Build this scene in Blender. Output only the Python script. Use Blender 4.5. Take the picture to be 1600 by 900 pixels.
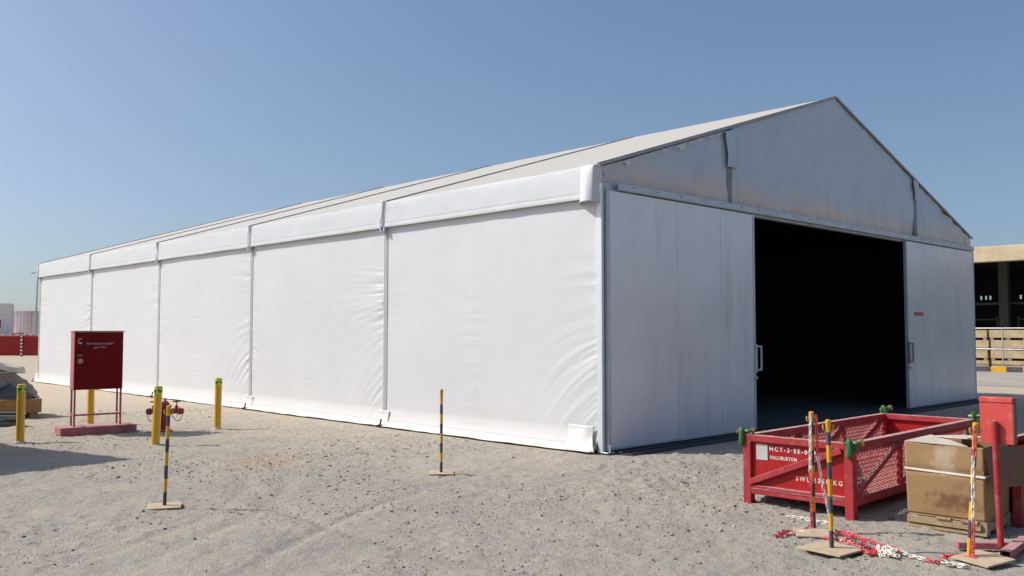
import bpy, bmesh, math, random
import numpy as np
from mathutils import Vector, Matrix, Euler, Quaternion
R = math.radians
random.seed(7); rng = np.random.default_rng(11)
for o in list(bpy.data.objects): bpy.data.objects.remove(o)
scene = bpy.context.scene
C = scene.collection

# ------------------------------------------------------------------ camera, sky, sun, exposure
cam_d = bpy.data.cameras.new('camera'); cam = bpy.data.objects.new('camera', cam_d); C.objects.link(cam)
cam.location = (0, 0, 1.65); cam.rotation_euler = (R(90 + 2.86), R(0.0), 0)
cam_d.sensor_width = 36; cam_d.lens = 31.41; cam_d.clip_end = 6000; cam_d.clip_start = .05
scene.camera = cam
SUN_EL = 44.0
sdir = Vector((math.cos(R(SUN_EL)) * .9968, -.0797 * math.cos(R(SUN_EL)), -math.sin(R(SUN_EL))))   # way the light travels
world = bpy.data.worlds.new('World'); scene.world = world; world.use_nodes = True
wn = world.node_tree; bgn = wn.nodes['Background']
sky = wn.nodes.new('ShaderNodeTexSky'); sky.sky_type = 'NISHITA'; sky.sun_disc = False
sky.sun_elevation = R(SUN_EL); sky.sun_rotation = math.atan2(-sdir.x, -sdir.y)
sky.air_density = 1.0; sky.dust_density = 2.6; sky.ozone_density = 3.0; sky.altitude = 0
stc = wn.nodes.new('ShaderNodeTexCoord'); sva = wn.nodes.new('ShaderNodeVectorMath'); sva.operation = 'ADD'; sva.inputs[1].default_value = (0, 0, .045)
svn = wn.nodes.new('ShaderNodeVectorMath'); svn.operation = 'NORMALIZE'
wn.links.new(stc.outputs['Generated'], sva.inputs[0]); wn.links.new(sva.outputs[0], svn.inputs[0]); wn.links.new(svn.outputs[0], sky.inputs[0])
wn.links.new(sky.outputs[0], bgn.inputs[0]); bgn.inputs[1].default_value = .122
sd = bpy.data.lights.new('sun', 'SUN'); sd.energy = 4.1; sd.angle = R(.53); sd.color = (1, .955, .88)
so = bpy.data.objects.new('sun', sd); C.objects.link(so); so.rotation_euler = sdir.to_track_quat('-Z', 'Y').to_euler()
vs = scene.view_settings
scene.display_settings.display_device = 'sRGB'
vs.view_transform = 'Standard'; vs.look = 'None'; vs.gamma = 1; vs.exposure = .1; vs.use_curve_mapping = False
scene.render.engine = 'CYCLES'
scene.cycles.max_bounces = 8; scene.cycles.diffuse_bounces = 4

# ------------------------------------------------------------------ materials
def mat(name, col, rough=.6, metal=0, var=.12, vs=3.0, dirt=None, damt=.0, ds=2.0, bump=0, bs=40, spec=.5, dstretch=(1, 1, 1), coat=0):
    m = bpy.data.materials.new(name); m.use_nodes = True
    nt = m.node_tree; N = nt.nodes; L = nt.links; b = N['Principled BSDF']
    b.inputs['Roughness'].default_value = rough; b.inputs['Metallic'].default_value = metal
    b.inputs['Specular IOR Level'].default_value = spec; b.inputs['Coat Weight'].default_value = coat
    tc = N.new('ShaderNodeTexCoord')
    n1 = N.new('ShaderNodeTexNoise'); n1.inputs['Scale'].default_value = vs; n1.inputs['Detail'].default_value = 6
    n1.inputs['Roughness'].default_value = .65
    L.new(tc.outputs['Object'], n1.inputs['Vector'])
    r1 = N.new('ShaderNodeMapRange'); r1.inputs[1].default_value = .3; r1.inputs[2].default_value = .7
    r1.inputs[3].default_value = 1 - var; r1.inputs[4].default_value = 1 + var
    L.new(n1.outputs[0], r1.inputs[0])
    mx = N.new('ShaderNodeVectorMath'); mx.operation = 'SCALE'; mx.inputs[0].default_value = col[:3]
    L.new(r1.outputs[0], mx.inputs['Scale']); out = mx.outputs[0]
    if dirt:
        mp = N.new('ShaderNodeMapping'); mp.inputs['Scale'].default_value = dstretch; mp.inputs['Location'].default_value = (3.1, 1.7, .4)
        L.new(tc.outputs['Object'], mp.inputs[0])
        n2 = N.new('ShaderNodeTexNoise'); n2.inputs['Scale'].default_value = ds; n2.inputs['Detail'].default_value = 8; n2.inputs['Roughness'].default_value = .72
        L.new(mp.outputs[0], n2.inputs['Vector'])
        r2 = N.new('ShaderNodeMapRange'); r2.inputs[1].default_value = .62 - .3 * damt; r2.inputs[2].default_value = .72; r2.inputs[3].default_value = 0; r2.inputs[4].default_value = min(1, .45 + damt)
        L.new(n2.outputs[0], r2.inputs[0])
        mm = N.new('ShaderNodeMix'); mm.data_type = 'RGBA'
        L.new(r2.outputs[0], mm.inputs[0]); L.new(out, mm.inputs[6]); mm.inputs[7].default_value = (*dirt, 1); out = mm.outputs[2]
    L.new(out, b.inputs['Base Color'])
    if bump:
        n3 = N.new('ShaderNodeTexNoise'); n3.inputs['Scale'].default_value = bs; n3.inputs['Detail'].default_value = 4
        L.new(tc.outputs['Object'], n3.inputs['Vector'])
        bp = N.new('ShaderNodeBump'); bp.inputs['Strength'].default_value = bump; bp.inputs['Distance'].default_value = .02
        L.new(n3.outputs[0], bp.inputs['Height']); L.new(bp.outputs[0], b.inputs['Normal'])
    return m

M = {}
M['red'] = mat('red_paint', (.34, .008, .012), .55, var=.22, dirt=(.36, .05, .045), damt=.15, ds=5, bump=.15, spec=.3)
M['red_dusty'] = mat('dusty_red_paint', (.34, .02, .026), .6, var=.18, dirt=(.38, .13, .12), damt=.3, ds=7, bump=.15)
M['red_bright'] = mat('worn_red_sheet', (.56, .06, .05), .5, var=.15, dirt=(.6, .25, .2), damt=.3, ds=9)
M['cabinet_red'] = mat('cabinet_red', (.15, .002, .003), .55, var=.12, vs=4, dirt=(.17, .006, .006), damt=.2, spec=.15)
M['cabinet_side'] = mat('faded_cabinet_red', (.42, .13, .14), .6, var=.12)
M['plinth'] = mat('painted_concrete', (.36, .1, .12), .85, var=.15, dirt=(.4, .25, .22), damt=.5, ds=8, bump=.3)
M['yellow'] = mat('yellow_paint', (.62, .34, .012), .5, var=.12, dirt=(.45, .3, .12), damt=.15, ds=12)
M['bollard_yellow'] = mat('bollard_yellow', (.68, .36, .01), .42, var=.08, dirt=(.5, .3, .08), damt=.2, ds=9, coat=.2)
M['lime'] = mat('reflective_lime', (.5, .6, .03), .4, var=.05)
M['black'] = mat('black_paint', (.02, .022, .03), .5, var=.3)
M['worn_black'] = mat('worn_black_paint', (.05, .055, .07), .7, var=.3, dirt=(.25, .23, .2), damt=.3, ds=14)
M['green'] = mat('green_enamel', (.02, .13, .04), .45, var=.25, dirt=(.2, .2, .12), damt=.2, ds=20)
M['brass'] = mat('dull_brass', (.35, .27, .1), .4, metal=.6)
M['steel'] = mat('galvanised_steel', (.5, .52, .55), .4, metal=.7, var=.15, vs=8)
M['alu'] = mat('aluminium', (.62, .68, .69), .45, metal=.25, var=.06)
M['col_alu'] = mat('column_aluminium', (.36, .37, .375), .5, metal=.1, var=.05)
M['alu_dark'] = mat('aluminium_channel', (.22, .235, .26), .5, metal=.3)
M['channel_grey'] = mat('grey_keder_rail', (.33, .33, .32), .55, metal=.2)
M['dark'] = mat('dark_steel', (.04, .042, .05), .5, metal=.4)
M['stencil'] = mat('stencil_white', (.75, .72, .7), .6, dirt=(.4, .05, .05), damt=.3, ds=34)
M['stencil_y'] = mat('stencil_cream', (.72, .6, .45), .6, dirt=(.4, .05, .05), damt=.3, ds=34)
M['plate'] = mat('plate_grey', (.5, .5, .48), .5, metal=.2, dirt=(.35, .3, .25), damt=.3, ds=25)
M['plywood'] = mat('plywood', (.46, .36, .24), .85, var=.15, vs=9, dirt=(.35, .3, .24), damt=.4, ds=14, bump=.2)
M['wood'] = mat('pallet_wood', (.36, .26, .15), .85, var=.25, vs=12, dirt=(.22, .17, .11), damt=.4, ds=9, dstretch=(1, 6, 6), bump=.3)
M['wood_pale'] = mat('crate_wood', (.42, .33, .21), .8, var=.2, vs=3, dirt=(.36, .24, .13), damt=.4, ds=3)
M['wood_orange'] = mat('orange_wood', (.4, .22, .09), .8, var=.2, vs=6, dirt=(.2, .12, .06), damt=.4, ds=6)
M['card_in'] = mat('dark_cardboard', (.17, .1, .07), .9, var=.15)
M['strap'] = mat('white_strap', (.75, .72, .66), .5)
M['chain_red'] = mat('red_plastic', (.6, .07, .09), .45, var=.15, dirt=(.5, .35, .3), damt=.2, ds=30)
M['chain_white'] = mat('white_plastic', (.72, .68, .6), .5, var=.12, dirt=(.45, .4, .33), damt=.2, ds=30)
M['tarp'] = mat('canvas_grey', (.36, .315, .26), .85, var=.15, dirt=(.3, .27, .22), damt=.4, ds=6, bump=.3)
M['tarp_pale'] = mat('canvas_pale', (.62, .58, .52), .85, var=.1)
M['tarp_dark'] = mat('canvas_dark', (.1, .1, .105), .8, var=.25, vs=9)
M['lilac'] = mat('container_lilac', (.7, .6, .64), .6, var=.1, dirt=(.35, .28, .25), damt=.25, ds=1.5, dstretch=(1, 1, .3))
M['cabin'] = mat('cabin_cream', (.82, .76, .73), .6, var=.08)
M['cont_blue'] = mat('container_grey_green', (.22, .3, .3), .6, var=.1, dirt=(.3, .2, .12), damt=.3, ds=2)
M['barrier'] = mat('barrier_fabric', (.3, .01, .008), .7, var=.2, vs=2)
M['white'] = mat('white_paint', (.75, .75, .74), .5, var=.05)
M['beige_wall'] = mat('beige_render', (.52, .42, .28), .85, var=.15, vs=1.2, dirt=(.36, .28, .18), damt=.4, ds=1.2, dstretch=(1, 1, .3))
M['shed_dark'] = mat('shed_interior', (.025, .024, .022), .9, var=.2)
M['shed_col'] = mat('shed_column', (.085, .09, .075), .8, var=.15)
M['glass_dark'] = mat('dark_glass', (.03, .04, .06), .1)
M['door'] = mat('door_panel', (.72, .725, .75), .3, var=.06, vs=1.1, dirt=(.55, .55, .57), damt=.35, ds=1.1, dstretch=(2.5, 2.5, .35), metal=.1)  # grey streaks: dirt, with contrast that also stands in for streaky reflections
M['door_frame'] = mat('door_frame', (.5, .53, .56), .4, metal=.3)
M['sticker'] = mat('red_sticker', (.55, .08, .08), .5)
M['shade_liner'] = mat('interior_shade_liner', (.035, .036, .04), .8)  # near-black colour stands in for the shade inside the tent
M['road'] = mat('road_surface', (.34, .31, .27), .95, var=.15, vs=.5, dirt=(.42, .38, .31), damt=.5, ds=.8, dstretch=(1, .12, 1), bump=.4, bs=12)
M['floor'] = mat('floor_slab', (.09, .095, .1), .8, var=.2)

def dusty_highlight(m, col, amt=.6):  # paler upward faces: settled dust plus a sunlit highlight put into the colour
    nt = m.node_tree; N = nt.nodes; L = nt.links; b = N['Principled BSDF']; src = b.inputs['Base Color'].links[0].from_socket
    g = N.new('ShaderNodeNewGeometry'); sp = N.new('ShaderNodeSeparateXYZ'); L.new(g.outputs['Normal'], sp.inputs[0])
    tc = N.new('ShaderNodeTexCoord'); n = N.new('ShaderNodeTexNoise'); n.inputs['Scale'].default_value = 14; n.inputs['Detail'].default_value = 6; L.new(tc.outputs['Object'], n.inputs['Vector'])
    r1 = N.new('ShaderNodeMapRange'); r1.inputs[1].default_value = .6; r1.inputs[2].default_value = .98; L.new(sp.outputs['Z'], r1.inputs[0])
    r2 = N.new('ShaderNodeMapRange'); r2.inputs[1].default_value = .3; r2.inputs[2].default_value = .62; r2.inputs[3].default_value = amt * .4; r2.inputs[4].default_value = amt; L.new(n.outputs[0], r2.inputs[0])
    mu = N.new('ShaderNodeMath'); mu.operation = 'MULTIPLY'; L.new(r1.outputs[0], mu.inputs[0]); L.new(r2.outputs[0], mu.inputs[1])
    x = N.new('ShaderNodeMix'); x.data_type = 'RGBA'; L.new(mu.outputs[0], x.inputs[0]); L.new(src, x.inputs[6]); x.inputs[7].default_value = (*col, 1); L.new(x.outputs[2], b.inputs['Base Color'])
dusty_highlight(M['red_dusty'], (.55, .42, .37), .85); dusty_highlight(M['plinth'], (.45, .33, .29), .6); dusty_highlight(M['bollard_yellow'], (.45, .36, .25), .5); dusty_highlight(M['red'], (.42, .25, .22), .6)
def fabric(name, col, dirt_col=None, z0=0, z1=1, amt=.5, sx=3.0, var=.03, rough=.5):
    """PVC sheet; optional dust stain that rises irregularly from local height z0 to z1."""
    m = mat(name, col, rough, var=var, vs=.8)
    nt = m.node_tree; N = nt.nodes; L = nt.links; b = N['Principled BSDF']
    if dirt_col:
        src = b.inputs['Base Color'].links[0].from_socket
        tc = N.new('ShaderNodeTexCoord'); mp = N.new('ShaderNodeMapping'); mp.inputs['Scale'].default_value = (sx * 1.3, sx, 1.0)
        L.new(tc.outputs['Object'], mp.inputs[0])
        n = N.new('ShaderNodeTexNoise'); n.inputs['Scale'].default_value = 1.4; n.inputs['Detail'].default_value = 9; n.inputs['Roughness'].default_value = .7
        n.inputs['Distortion'].default_value = .6
        L.new(mp.outputs[0], n.inputs['Vector'])
        sp = N.new('ShaderNodeSeparateXYZ'); L.new(tc.outputs['Object'], sp.inputs[0])
        n.inputs['Distortion'].default_value = 1.1
        h = N.new('ShaderNodeMapRange'); h.inputs[1].default_value = z0; h.inputs[2].default_value = z1; h.inputs[3].default_value = .34; h.inputs[4].default_value = -.42
        L.new(sp.outputs['Z'], h.inputs[0])
        a = N.new('ShaderNodeMath'); a.operation = 'ADD'; L.new(n.outputs[0], a.inputs[0]); L.new(h.outputs[0], a.inputs[1])
        r = N.new('ShaderNodeMapRange'); r.inputs[1].default_value = .42; r.inputs[2].default_value = .85; r.inputs[3].default_value = 0; r.inputs[4].default_value = amt
        L.new(a.outputs[0], r.inputs[0])
        mm = N.new('ShaderNodeMix'); mm.data_type = 'RGBA'; L.new(r.outputs[0], mm.inputs[0]); L.new(src, mm.inputs[6]); mm.inputs[7].default_value = (*dirt_col, 1)
        L.new(mm.outputs[2], b.inputs['Base Color'])
    return m
M['wall_pvc'] = fabric('white_pvc_wall', (.575, .58, .6), (.62, .55, .46), 0, .9, .35, sx=.6)
M['valance_pvc'] = fabric('white_pvc_valance', (.55, .57, .59))
M['roof_pvc'] = fabric('cream_pvc_roof', (.51, .475, .42), var=.04)
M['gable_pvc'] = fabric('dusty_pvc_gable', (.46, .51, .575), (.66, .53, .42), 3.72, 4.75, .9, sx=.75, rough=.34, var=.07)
M['skirt_pvc'] = fabric('white_pvc_skirt', (.62, .61, .6), (.55, .48, .38), -.02, .1, .5, sx=2)

# ------------------------------------------------------------------ mesh builder
class MB:
    def __init__(s): s.v = []; s.f = []; s.m = []
    def add(s, vs, fs, mi=0):
        b = len(s.v); s.v += [tuple(map(float, p)) for p in vs]
        s.f += [tuple(b + i for i in f) for f in fs]; s.m += [mi] * len(fs); return s
    def box(s, c, size, rz=0, mi=0, rot=None):
        x, y, z = [q / 2 for q in size]
        m = (rot if rot is not None else Matrix.Rotation(rz, 3, 'Z'))
        vs = [Vector(c) + m @ Vector((a * x, b_ * y, d * z)) for a in (-1, 1) for b_ in (-1, 1) for d in (-1, 1)]
        return s.add(vs, [(0, 1, 3, 2), (4, 6, 7, 5), (0, 4, 5, 1), (2, 3, 7, 6), (0, 2, 6, 4), (1, 5, 7, 3)], mi)
    def bb(s, x0, x1, y0, y1, z0, z1, mi=0):
        return s.box(((x0 + x1) / 2, (y0 + y1) / 2, (z0 + z1) / 2), (abs(x1 - x0), abs(y1 - y0), abs(z1 - z0)), 0, mi)
    def bar(s, p, q, w, h, mi=0, up=(0, 0, 1)):
        p, q = Vector(p), Vector(q); d = (q - p); L = d.length; d.normalize()
        u = Vector(up); sd_ = d.cross(u)
        if sd_.length < 1e-4: sd_ = d.cross(Vector((1, 0, 0)))
        sd_.normalize(); u = sd_.cross(d)
        m = Matrix((d, sd_, u)).transposed()
        return s.box((p + q) / 2, (L, w, h), rot=m, mi=mi)
    def tube(s, pts, r, n=10, mi=0, cap=True, closed=False):
        pts = [Vector(p) for p in pts]; k = len(pts); rs = r if isinstance(r, (list, tuple)) else [r] * k
        rings = []; prev = None
        for i, p in enumerate(pts):
            a = pts[(i - 1) % k] if (i > 0 or closed) else p; b = pts[(i + 1) % k] if (i < k - 1 or closed) else p
            d = (b - a).normalized()
            if prev is None:
                t = Vector((0, 0, 1)) if abs(d.z) < .9 else Vector((1, 0, 0)); nrm = d.cross(t).normalized()
            else:
                nrm = (prev - d * prev.dot(d)); nrm.normalize()
            prev = nrm; bi = d.cross(nrm)
            rings.append([p + (nrm * math.cos(2 * math.pi * j / n) + bi * math.sin(2 * math.pi * j / n)) * rs[i] for j in range(n)])
        vs = [v for rg in rings for v in rg]; fs = []
        for i in range(k if closed else k - 1):
            i2 = (i + 1) % k
            for j in range(n):
                j2 = (j + 1) % n; fs.append((i * n + j, i * n + j2, i2 * n + j2, i2 * n + j))
        if cap and not closed: fs += [tuple(range(n))[::-1], tuple((k - 1) * n + j for j in range(n))]
        return s.add(vs, fs, mi)
    def lathe(s, prof, n=20, c=(0, 0, 0), mi=0, mtx=None):
        vs = []; fs = []; k = len(prof)
        for r, z in prof:
            for j in range(n):
                a = 2 * math.pi * j / n; p = Vector((r * math.cos(a), r * math.sin(a), z))
                if mtx is not None: p = mtx @ p
                vs.append(p + Vector(c))
        for i in range(k - 1):
            for j in range(n):
                j2 = (j + 1) % n; fs.append((i * n + j, i * n + j2, (i + 1) * n + j2, (i + 1) * n + j))
        fs += [tuple(range(n))[::-1], tuple((k - 1) * n + j for j in range(n))]
        return s.add(vs, fs, mi)
    def grid(s, P, mi=0):
        """P: numpy (nu, nv, 3)"""
        nu, nv = P.shape[:2]; b = len(s.v)
        s.v += [tuple(p) for p in P.reshape(-1, 3).tolist()]
        for i in range(nu - 1):
            for j in range(nv - 1):
                a = b + i * nv + j; s.f.append((a, a + nv, a + nv + 1, a + 1)); s.m.append(mi)
        return s
    def poly(s, pts, th, n, mi=0):
        """flat polygon with thickness th along n"""
        n = Vector(n).normalized() * th; k = len(pts); a = [Vector(p) for p in pts]; b = [p + n for p in a]
        return s.add(a + b, [tuple(range(k))[::-1], tuple(range(k, 2 * k))] + [(i, (i + 1) % k, k + (i + 1) % k, k + i) for i in range(k)], mi)
    def build(s, name, mats, parent=None, smooth=35, bevel=0, solid=0, loc=None, rz=None, fix=True):
        me = bpy.data.meshes.new(name); me.from_pydata(s.v, [], s.f)
        if not isinstance(mats, (list, tuple)): mats = [mats]
        for m in mats: me.materials.append(M[m] if isinstance(m, str) else m)
        me.polygons.foreach_set('material_index', s.m)
        if fix:
            bm = bmesh.new(); bm.from_mesh(me); bmesh.ops.recalc_face_normals(bm, faces=bm.faces); bm.to_mesh(me); bm.free()
        if smooth:
            me.polygons.foreach_set('use_smooth', [True] * len(me.polygons)); me.set_sharp_from_angle(angle=R(smooth))
        me.update()
        o = bpy.data.objects.new(name, me); C.objects.link(o); o.parent = parent
        if loc is not None: o.location = loc
        if rz is not None: o.rotation_euler.z = rz
        if bevel:
            b = o.modifiers.new('bevel', 'BEVEL'); b.width = bevel; b.segments = 2; b.limit_method = 'ANGLE'; b.angle_limit = R(40)
        if solid:
            b = o.modifiers.new('solid', 'SOLIDIFY'); b.thickness = solid; b.offset = 0
        return o

def tag(o, label=None, cat=None, group=None, kind=None):
    if label: o['label'] = label
    if cat: o['category'] = cat
    if group: o['group'] = group
    if kind: o['kind'] = kind
    return o
def empty(name, loc, rz=0, label=None, cat=None, group=None):
    o = bpy.data.objects.new(name, None); C.objects.link(o); o.location = loc; o.rotation_euler = (0, 0, rz); o.empty_display_size = .2
    return tag(o, label, cat, group)
def kids(o): return [c for c in C.objects if c.parent is o]
def copy_tree(o, parent=None):
    c = o.copy(); C.objects.link(c); c.parent = parent
    for ch in kids(o): copy_tree(ch, c)
    return c
def text(name, s, size, material, parent, loc, rot, ext=.0015, space=1.0, bold=0, sx=1.0, align='LEFT'):
    cu = bpy.data.curves.new(name, 'FONT'); cu.body = s; cu.size = size; cu.extrude = ext; cu.space_character = space; cu.offset = bold; cu.align_x = align
    cu.resolution_u = 3
    t = bpy.data.objects.new(name + '_curve', cu); C.objects.link(t)
    bpy.context.view_layer.update()
    me = bpy.data.meshes.new_from_object(t.evaluated_get(bpy.context.evaluated_depsgraph_get()))
    bpy.data.objects.remove(t)
    me.materials.clear(); me.materials.append(M[material])
    o = bpy.data.objects.new(name, me); C.objects.link(o); o.parent = parent; o.location = loc; o.rotation_euler = rot; o.scale = (sx, 1, 1)
    return o

# ------------------------------------------------------------------ value noise
def vnoise(x, y, seed=0):
    xi = np.floor(x).astype(np.int64); yi = np.floor(y).astype(np.int64); xf = x - xi; yf = y - yi
    def h(a, b):
        n = (a * 374761393 + b * 668265263 + seed * 974634777) & 0x7fffffff
        n = ((n ^ (n >> 13)) * 1274126177) & 0x7fffffff
        return ((n ^ (n >> 16)) & 0xffff) / 65535.0
    u = xf * xf * (3 - 2 * xf); v = yf * yf * (3 - 2 * yf)
    return (h(xi, yi) * (1 - u) + h(xi + 1, yi) * u) * (1 - v) + (h(xi, yi + 1) * (1 - u) + h(xi + 1, yi + 1) * u) * v - .5
def fbm(x, y, oct_=4, seed=0, gain=.5):
    a = 1; t = 0
    for i in range(oct_): t = t + a * vnoise(x * 2 ** i, y * 2 ** i, seed + i); a *= gain
    return t

TENT = Vector((1.2, 12.4, 0)); TA = R(43.74)
gx, gy = math.cos(TA), math.sin(TA)
def tl(x, y):  # world -> tent local
    dx, dy = x - TENT.x, y - TENT.y
    return dx * gx + dy * gy, -dx * gy + dy * gx
def tw(lx, ly, z=0): return Vector((TENT.x + lx * gx - ly * gy, TENT.y + lx * gy + ly * gx, z))

# ------------------------------------------------------------------ ground
def axis(lo, hi, step, far):
    a = list(np.arange(lo, hi, step)); s = step; x = a[-1]
    while x < far: s *= 1.22; x += s; a.append(x)
    s = step; x = lo
    while x > -far: s *= 1.22; x -= s; a.insert(0, x)
    return np.array(a)
gxs = axis(-8.5, 6.5, .032, 3500); gys = axis(4.6, 16, .032, 3500)
X, Y = np.meshgrid(gxs, gys, indexing='ij')
def ground_z(X, Y):
    d = np.hypot(X, Y)
    fade = np.clip(1.4 - d / 45, 0, 1)
    z = fbm(X * .55, Y * .55, 3, 1) * .035 + fbm(X * 3.1, Y * 3.1, 3, 5) * .022
    lumps = np.clip(fbm(X * 9, Y * 9, 3, 9, .6) - .12, 0, 1) * .06
    fine = fbm(X * 16, Y * 16, 2, 20, .8) * .013
    z = z + lumps * np.clip(.35 + fbm(X * .5, Y * .5, 2, 33) * 1.6, 0, 1) + fine
    # tyre tracks: two curved pairs pressed in with tread bars
    for (cx, cy, r0, a0, a1) in ((-8.1, 8.6, 5.75, -.6, .5), (-8.1, 8.6, 5.35, -.5, .45), (4.6, 13.1, 8.2, 3.4, 4.3), (9.0, 5.0, 10.9, 2.3, 3.1)):
        rr = np.hypot(X - cx, Y - cy) - r0; an = np.arctan2(Y - cy, X - cx); an = np.where(an < -2, an + 2 * np.pi, an)
        w = np.exp(-(rr / .075) ** 2) * np.clip((an - a0) * 6, 0, 1) * np.clip((a1 - an) * 6, 0, 1)
        tread = np.sign(np.sin(an * r0 / .045 * np.pi / 1.1 + np.abs(rr) * 22)) * .5
        z = z * (1 - .6 * w) - w * (.012 + .011 * tread)
    lx = (X - TENT.x) * gx + (Y - TENT.y) * gy; ly = -(X - TENT.x) * gy + (Y - TENT.y) * gx
    inside = np.clip((lx + .6) / .5, 0, 1) * np.clip((ly + .9) / .5, 0, 1) * np.clip((15.5 - lx), 0, 1)
    return (z * fade * (1 - inside) - .012 * inside - .004)
Z = ground_z(X, Y)
nu, nv = X.shape
P = np.stack([X, Y, Z], -1).reshape(-1, 3)
ii, jj = np.meshgrid(np.arange(nu - 1), np.arange(nv - 1), indexing='ij'); a = (ii * nv + jj).ravel()
F = np.stack([a, a + nv, a + nv + 1, a + 1], -1)
me = bpy.data.meshes.new('ground'); me.vertices.add(len(P)); me.vertices.foreach_set('co', P.ravel())
me.loops.add(F.size); me.loops.foreach_set('vertex_index', F.ravel().astype(np.int32))
me.polygons.add(len(F)); me.polygons.foreach_set('loop_start', np.arange(0, F.size, 4, dtype=np.int32))
me.polygons.foreach_set('use_smooth', np.ones(len(F), bool)); me.update(calc_edges=True); me.validate()
ground = bpy.data.objects.new('ground', me); C.objects.link(ground); tag(ground, 'dusty compacted grey gravel ground of the yard', kind='structure')
def ground_material():
    m = bpy.data.materials.new('gravel_ground'); m.use_nodes = True; nt = m.node_tree; N = nt.nodes; L = nt.links; b = N['Principled BSDF']
    b.inputs['Roughness'].default_value = .95; b.inputs['Specular IOR Level'].default_value = .15
    tc = N.new('ShaderNodeTexCoord'); src = tc.outputs['Object']
    def noise(sc, det=5, ro=.6, st=(1, 1, 1)):
        mp = N.new('ShaderNodeMapping'); mp.inputs['Scale'].default_value = st; L.new(src, mp.inputs[0])
        n = N.new('ShaderNodeTexNoise'); n.inputs['Scale'].default_value = sc; n.inputs['Detail'].default_value = det; n.inputs['Roughness'].default_value = ro; L.new(mp.outputs[0], n.inputs['Vector']); return n.outputs[0]
    def rng_(s, a, b_, c=0, d=1):
        r = N.new('ShaderNodeMapRange'); r.inputs[1].default_value = a; r.inputs[2].default_value = b_; r.inputs[3].default_value = c; r.inputs[4].default_value = d; L.new(s, r.inputs[0]); return r.outputs[0]
    def mix(f, c1, c2):
        x = N.new('ShaderNodeMix'); x.data_type = 'RGBA'; L.new(f, x.inputs[0])
        for i, c in ((6, c1), (7, c2)):
            if isinstance(c, tuple): x.inputs[i].default_value = (*c, 1)
            else: L.new(c, x.inputs[i])
        return x.outputs[2]
    def math_(op, a_, b_):
        x = N.new('ShaderNodeMath'); x.operation = op
        for i, c in enumerate((a_, b_)):
            if isinstance(c, (int, float)): x.inputs[i].default_value = c
            else: L.new(c, x.inputs[i])
        return x.outputs[0]
    c = mix(rng_(noise(.33, 5, .6), .38, .62), (.34, .307, .262), (.41, .362, .30))
    c = mix(rng_(noise(2.2, 6, .7), .4, .66), c, (.35, .325, .288))
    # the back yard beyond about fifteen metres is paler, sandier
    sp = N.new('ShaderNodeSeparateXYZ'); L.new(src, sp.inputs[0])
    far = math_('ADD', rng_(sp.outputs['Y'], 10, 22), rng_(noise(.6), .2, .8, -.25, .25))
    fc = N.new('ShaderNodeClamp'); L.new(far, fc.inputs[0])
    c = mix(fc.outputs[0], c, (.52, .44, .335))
    # spilled reddish sand
    vd = N.new('ShaderNodeVectorMath'); vd.operation = 'MULTIPLY_ADD'; L.new(src, vd.inputs[0]); vd.inputs[1].default_value = (1.6, 1.15, 0); vd.inputs[2].default_value = (3.13 * 1.6, -11.55 * 1.15, 0)
    ln = N.new('ShaderNodeVectorMath'); ln.operation = 'LENGTH'; L.new(vd.outputs[0], ln.inputs[0])
    c = mix(math_('MULTIPLY', rng_(math_('ADD', ln.outputs['Value'], rng_(noise(5), .3, .7, -.4, .4)), .95, .15), .6), c, (.42, .27, .16))
    # individual small stones, lighter and darker
    vo = N.new('ShaderNodeTexVoronoi'); vo.inputs['Scale'].default_value = 75; L.new(src, vo.inputs['Vector'])
    sc = N.new('ShaderNodeSeparateColor'); L.new(vo.outputs['Color'], sc.inputs[0])
    st = rng_(sc.outputs[0], .78, .95)
    stone = math_('MULTIPLY', st, rng_(noise(1.6, 3), .4, .62))
    c = mix(math_('MULTIPLY', stone, .6), c, (.12, .11, .105))
    c = mix(math_('MULTIPLY', rng_(sc.outputs[1], .86, .97), .55), c, (.5, .47, .42))
    grain = rng_(noise(160, 3, .7), .3, .7, .8, 1.18)
    fin = N.new('ShaderNodeVectorMath'); fin.operation = 'SCALE'; L.new(c, fin.inputs[0]); L.new(grain, fin.inputs['Scale'])
    L.new(fin.outputs[0], b.inputs['Base Color'])
    h = math_('ADD', math_('MULTIPLY', noise(60, 5, .75), 1.0), math_('MULTIPLY', rng_(vo.outputs['Distance'], 0, .6, 1, 0), .45))
    h = math_('ADD', h, math_('MULTIPLY', noise(13, 5, .7), 2.2))
    bp = N.new('ShaderNodeBump'); bp.inputs['Strength'].default_value = .85; bp.inputs['Distance'].default_value = .012; L.new(h, bp.inputs['Height']); L.new(bp.outputs[0], b.inputs['Normal'])
    return m
me.materials.append(ground_material())

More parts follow.
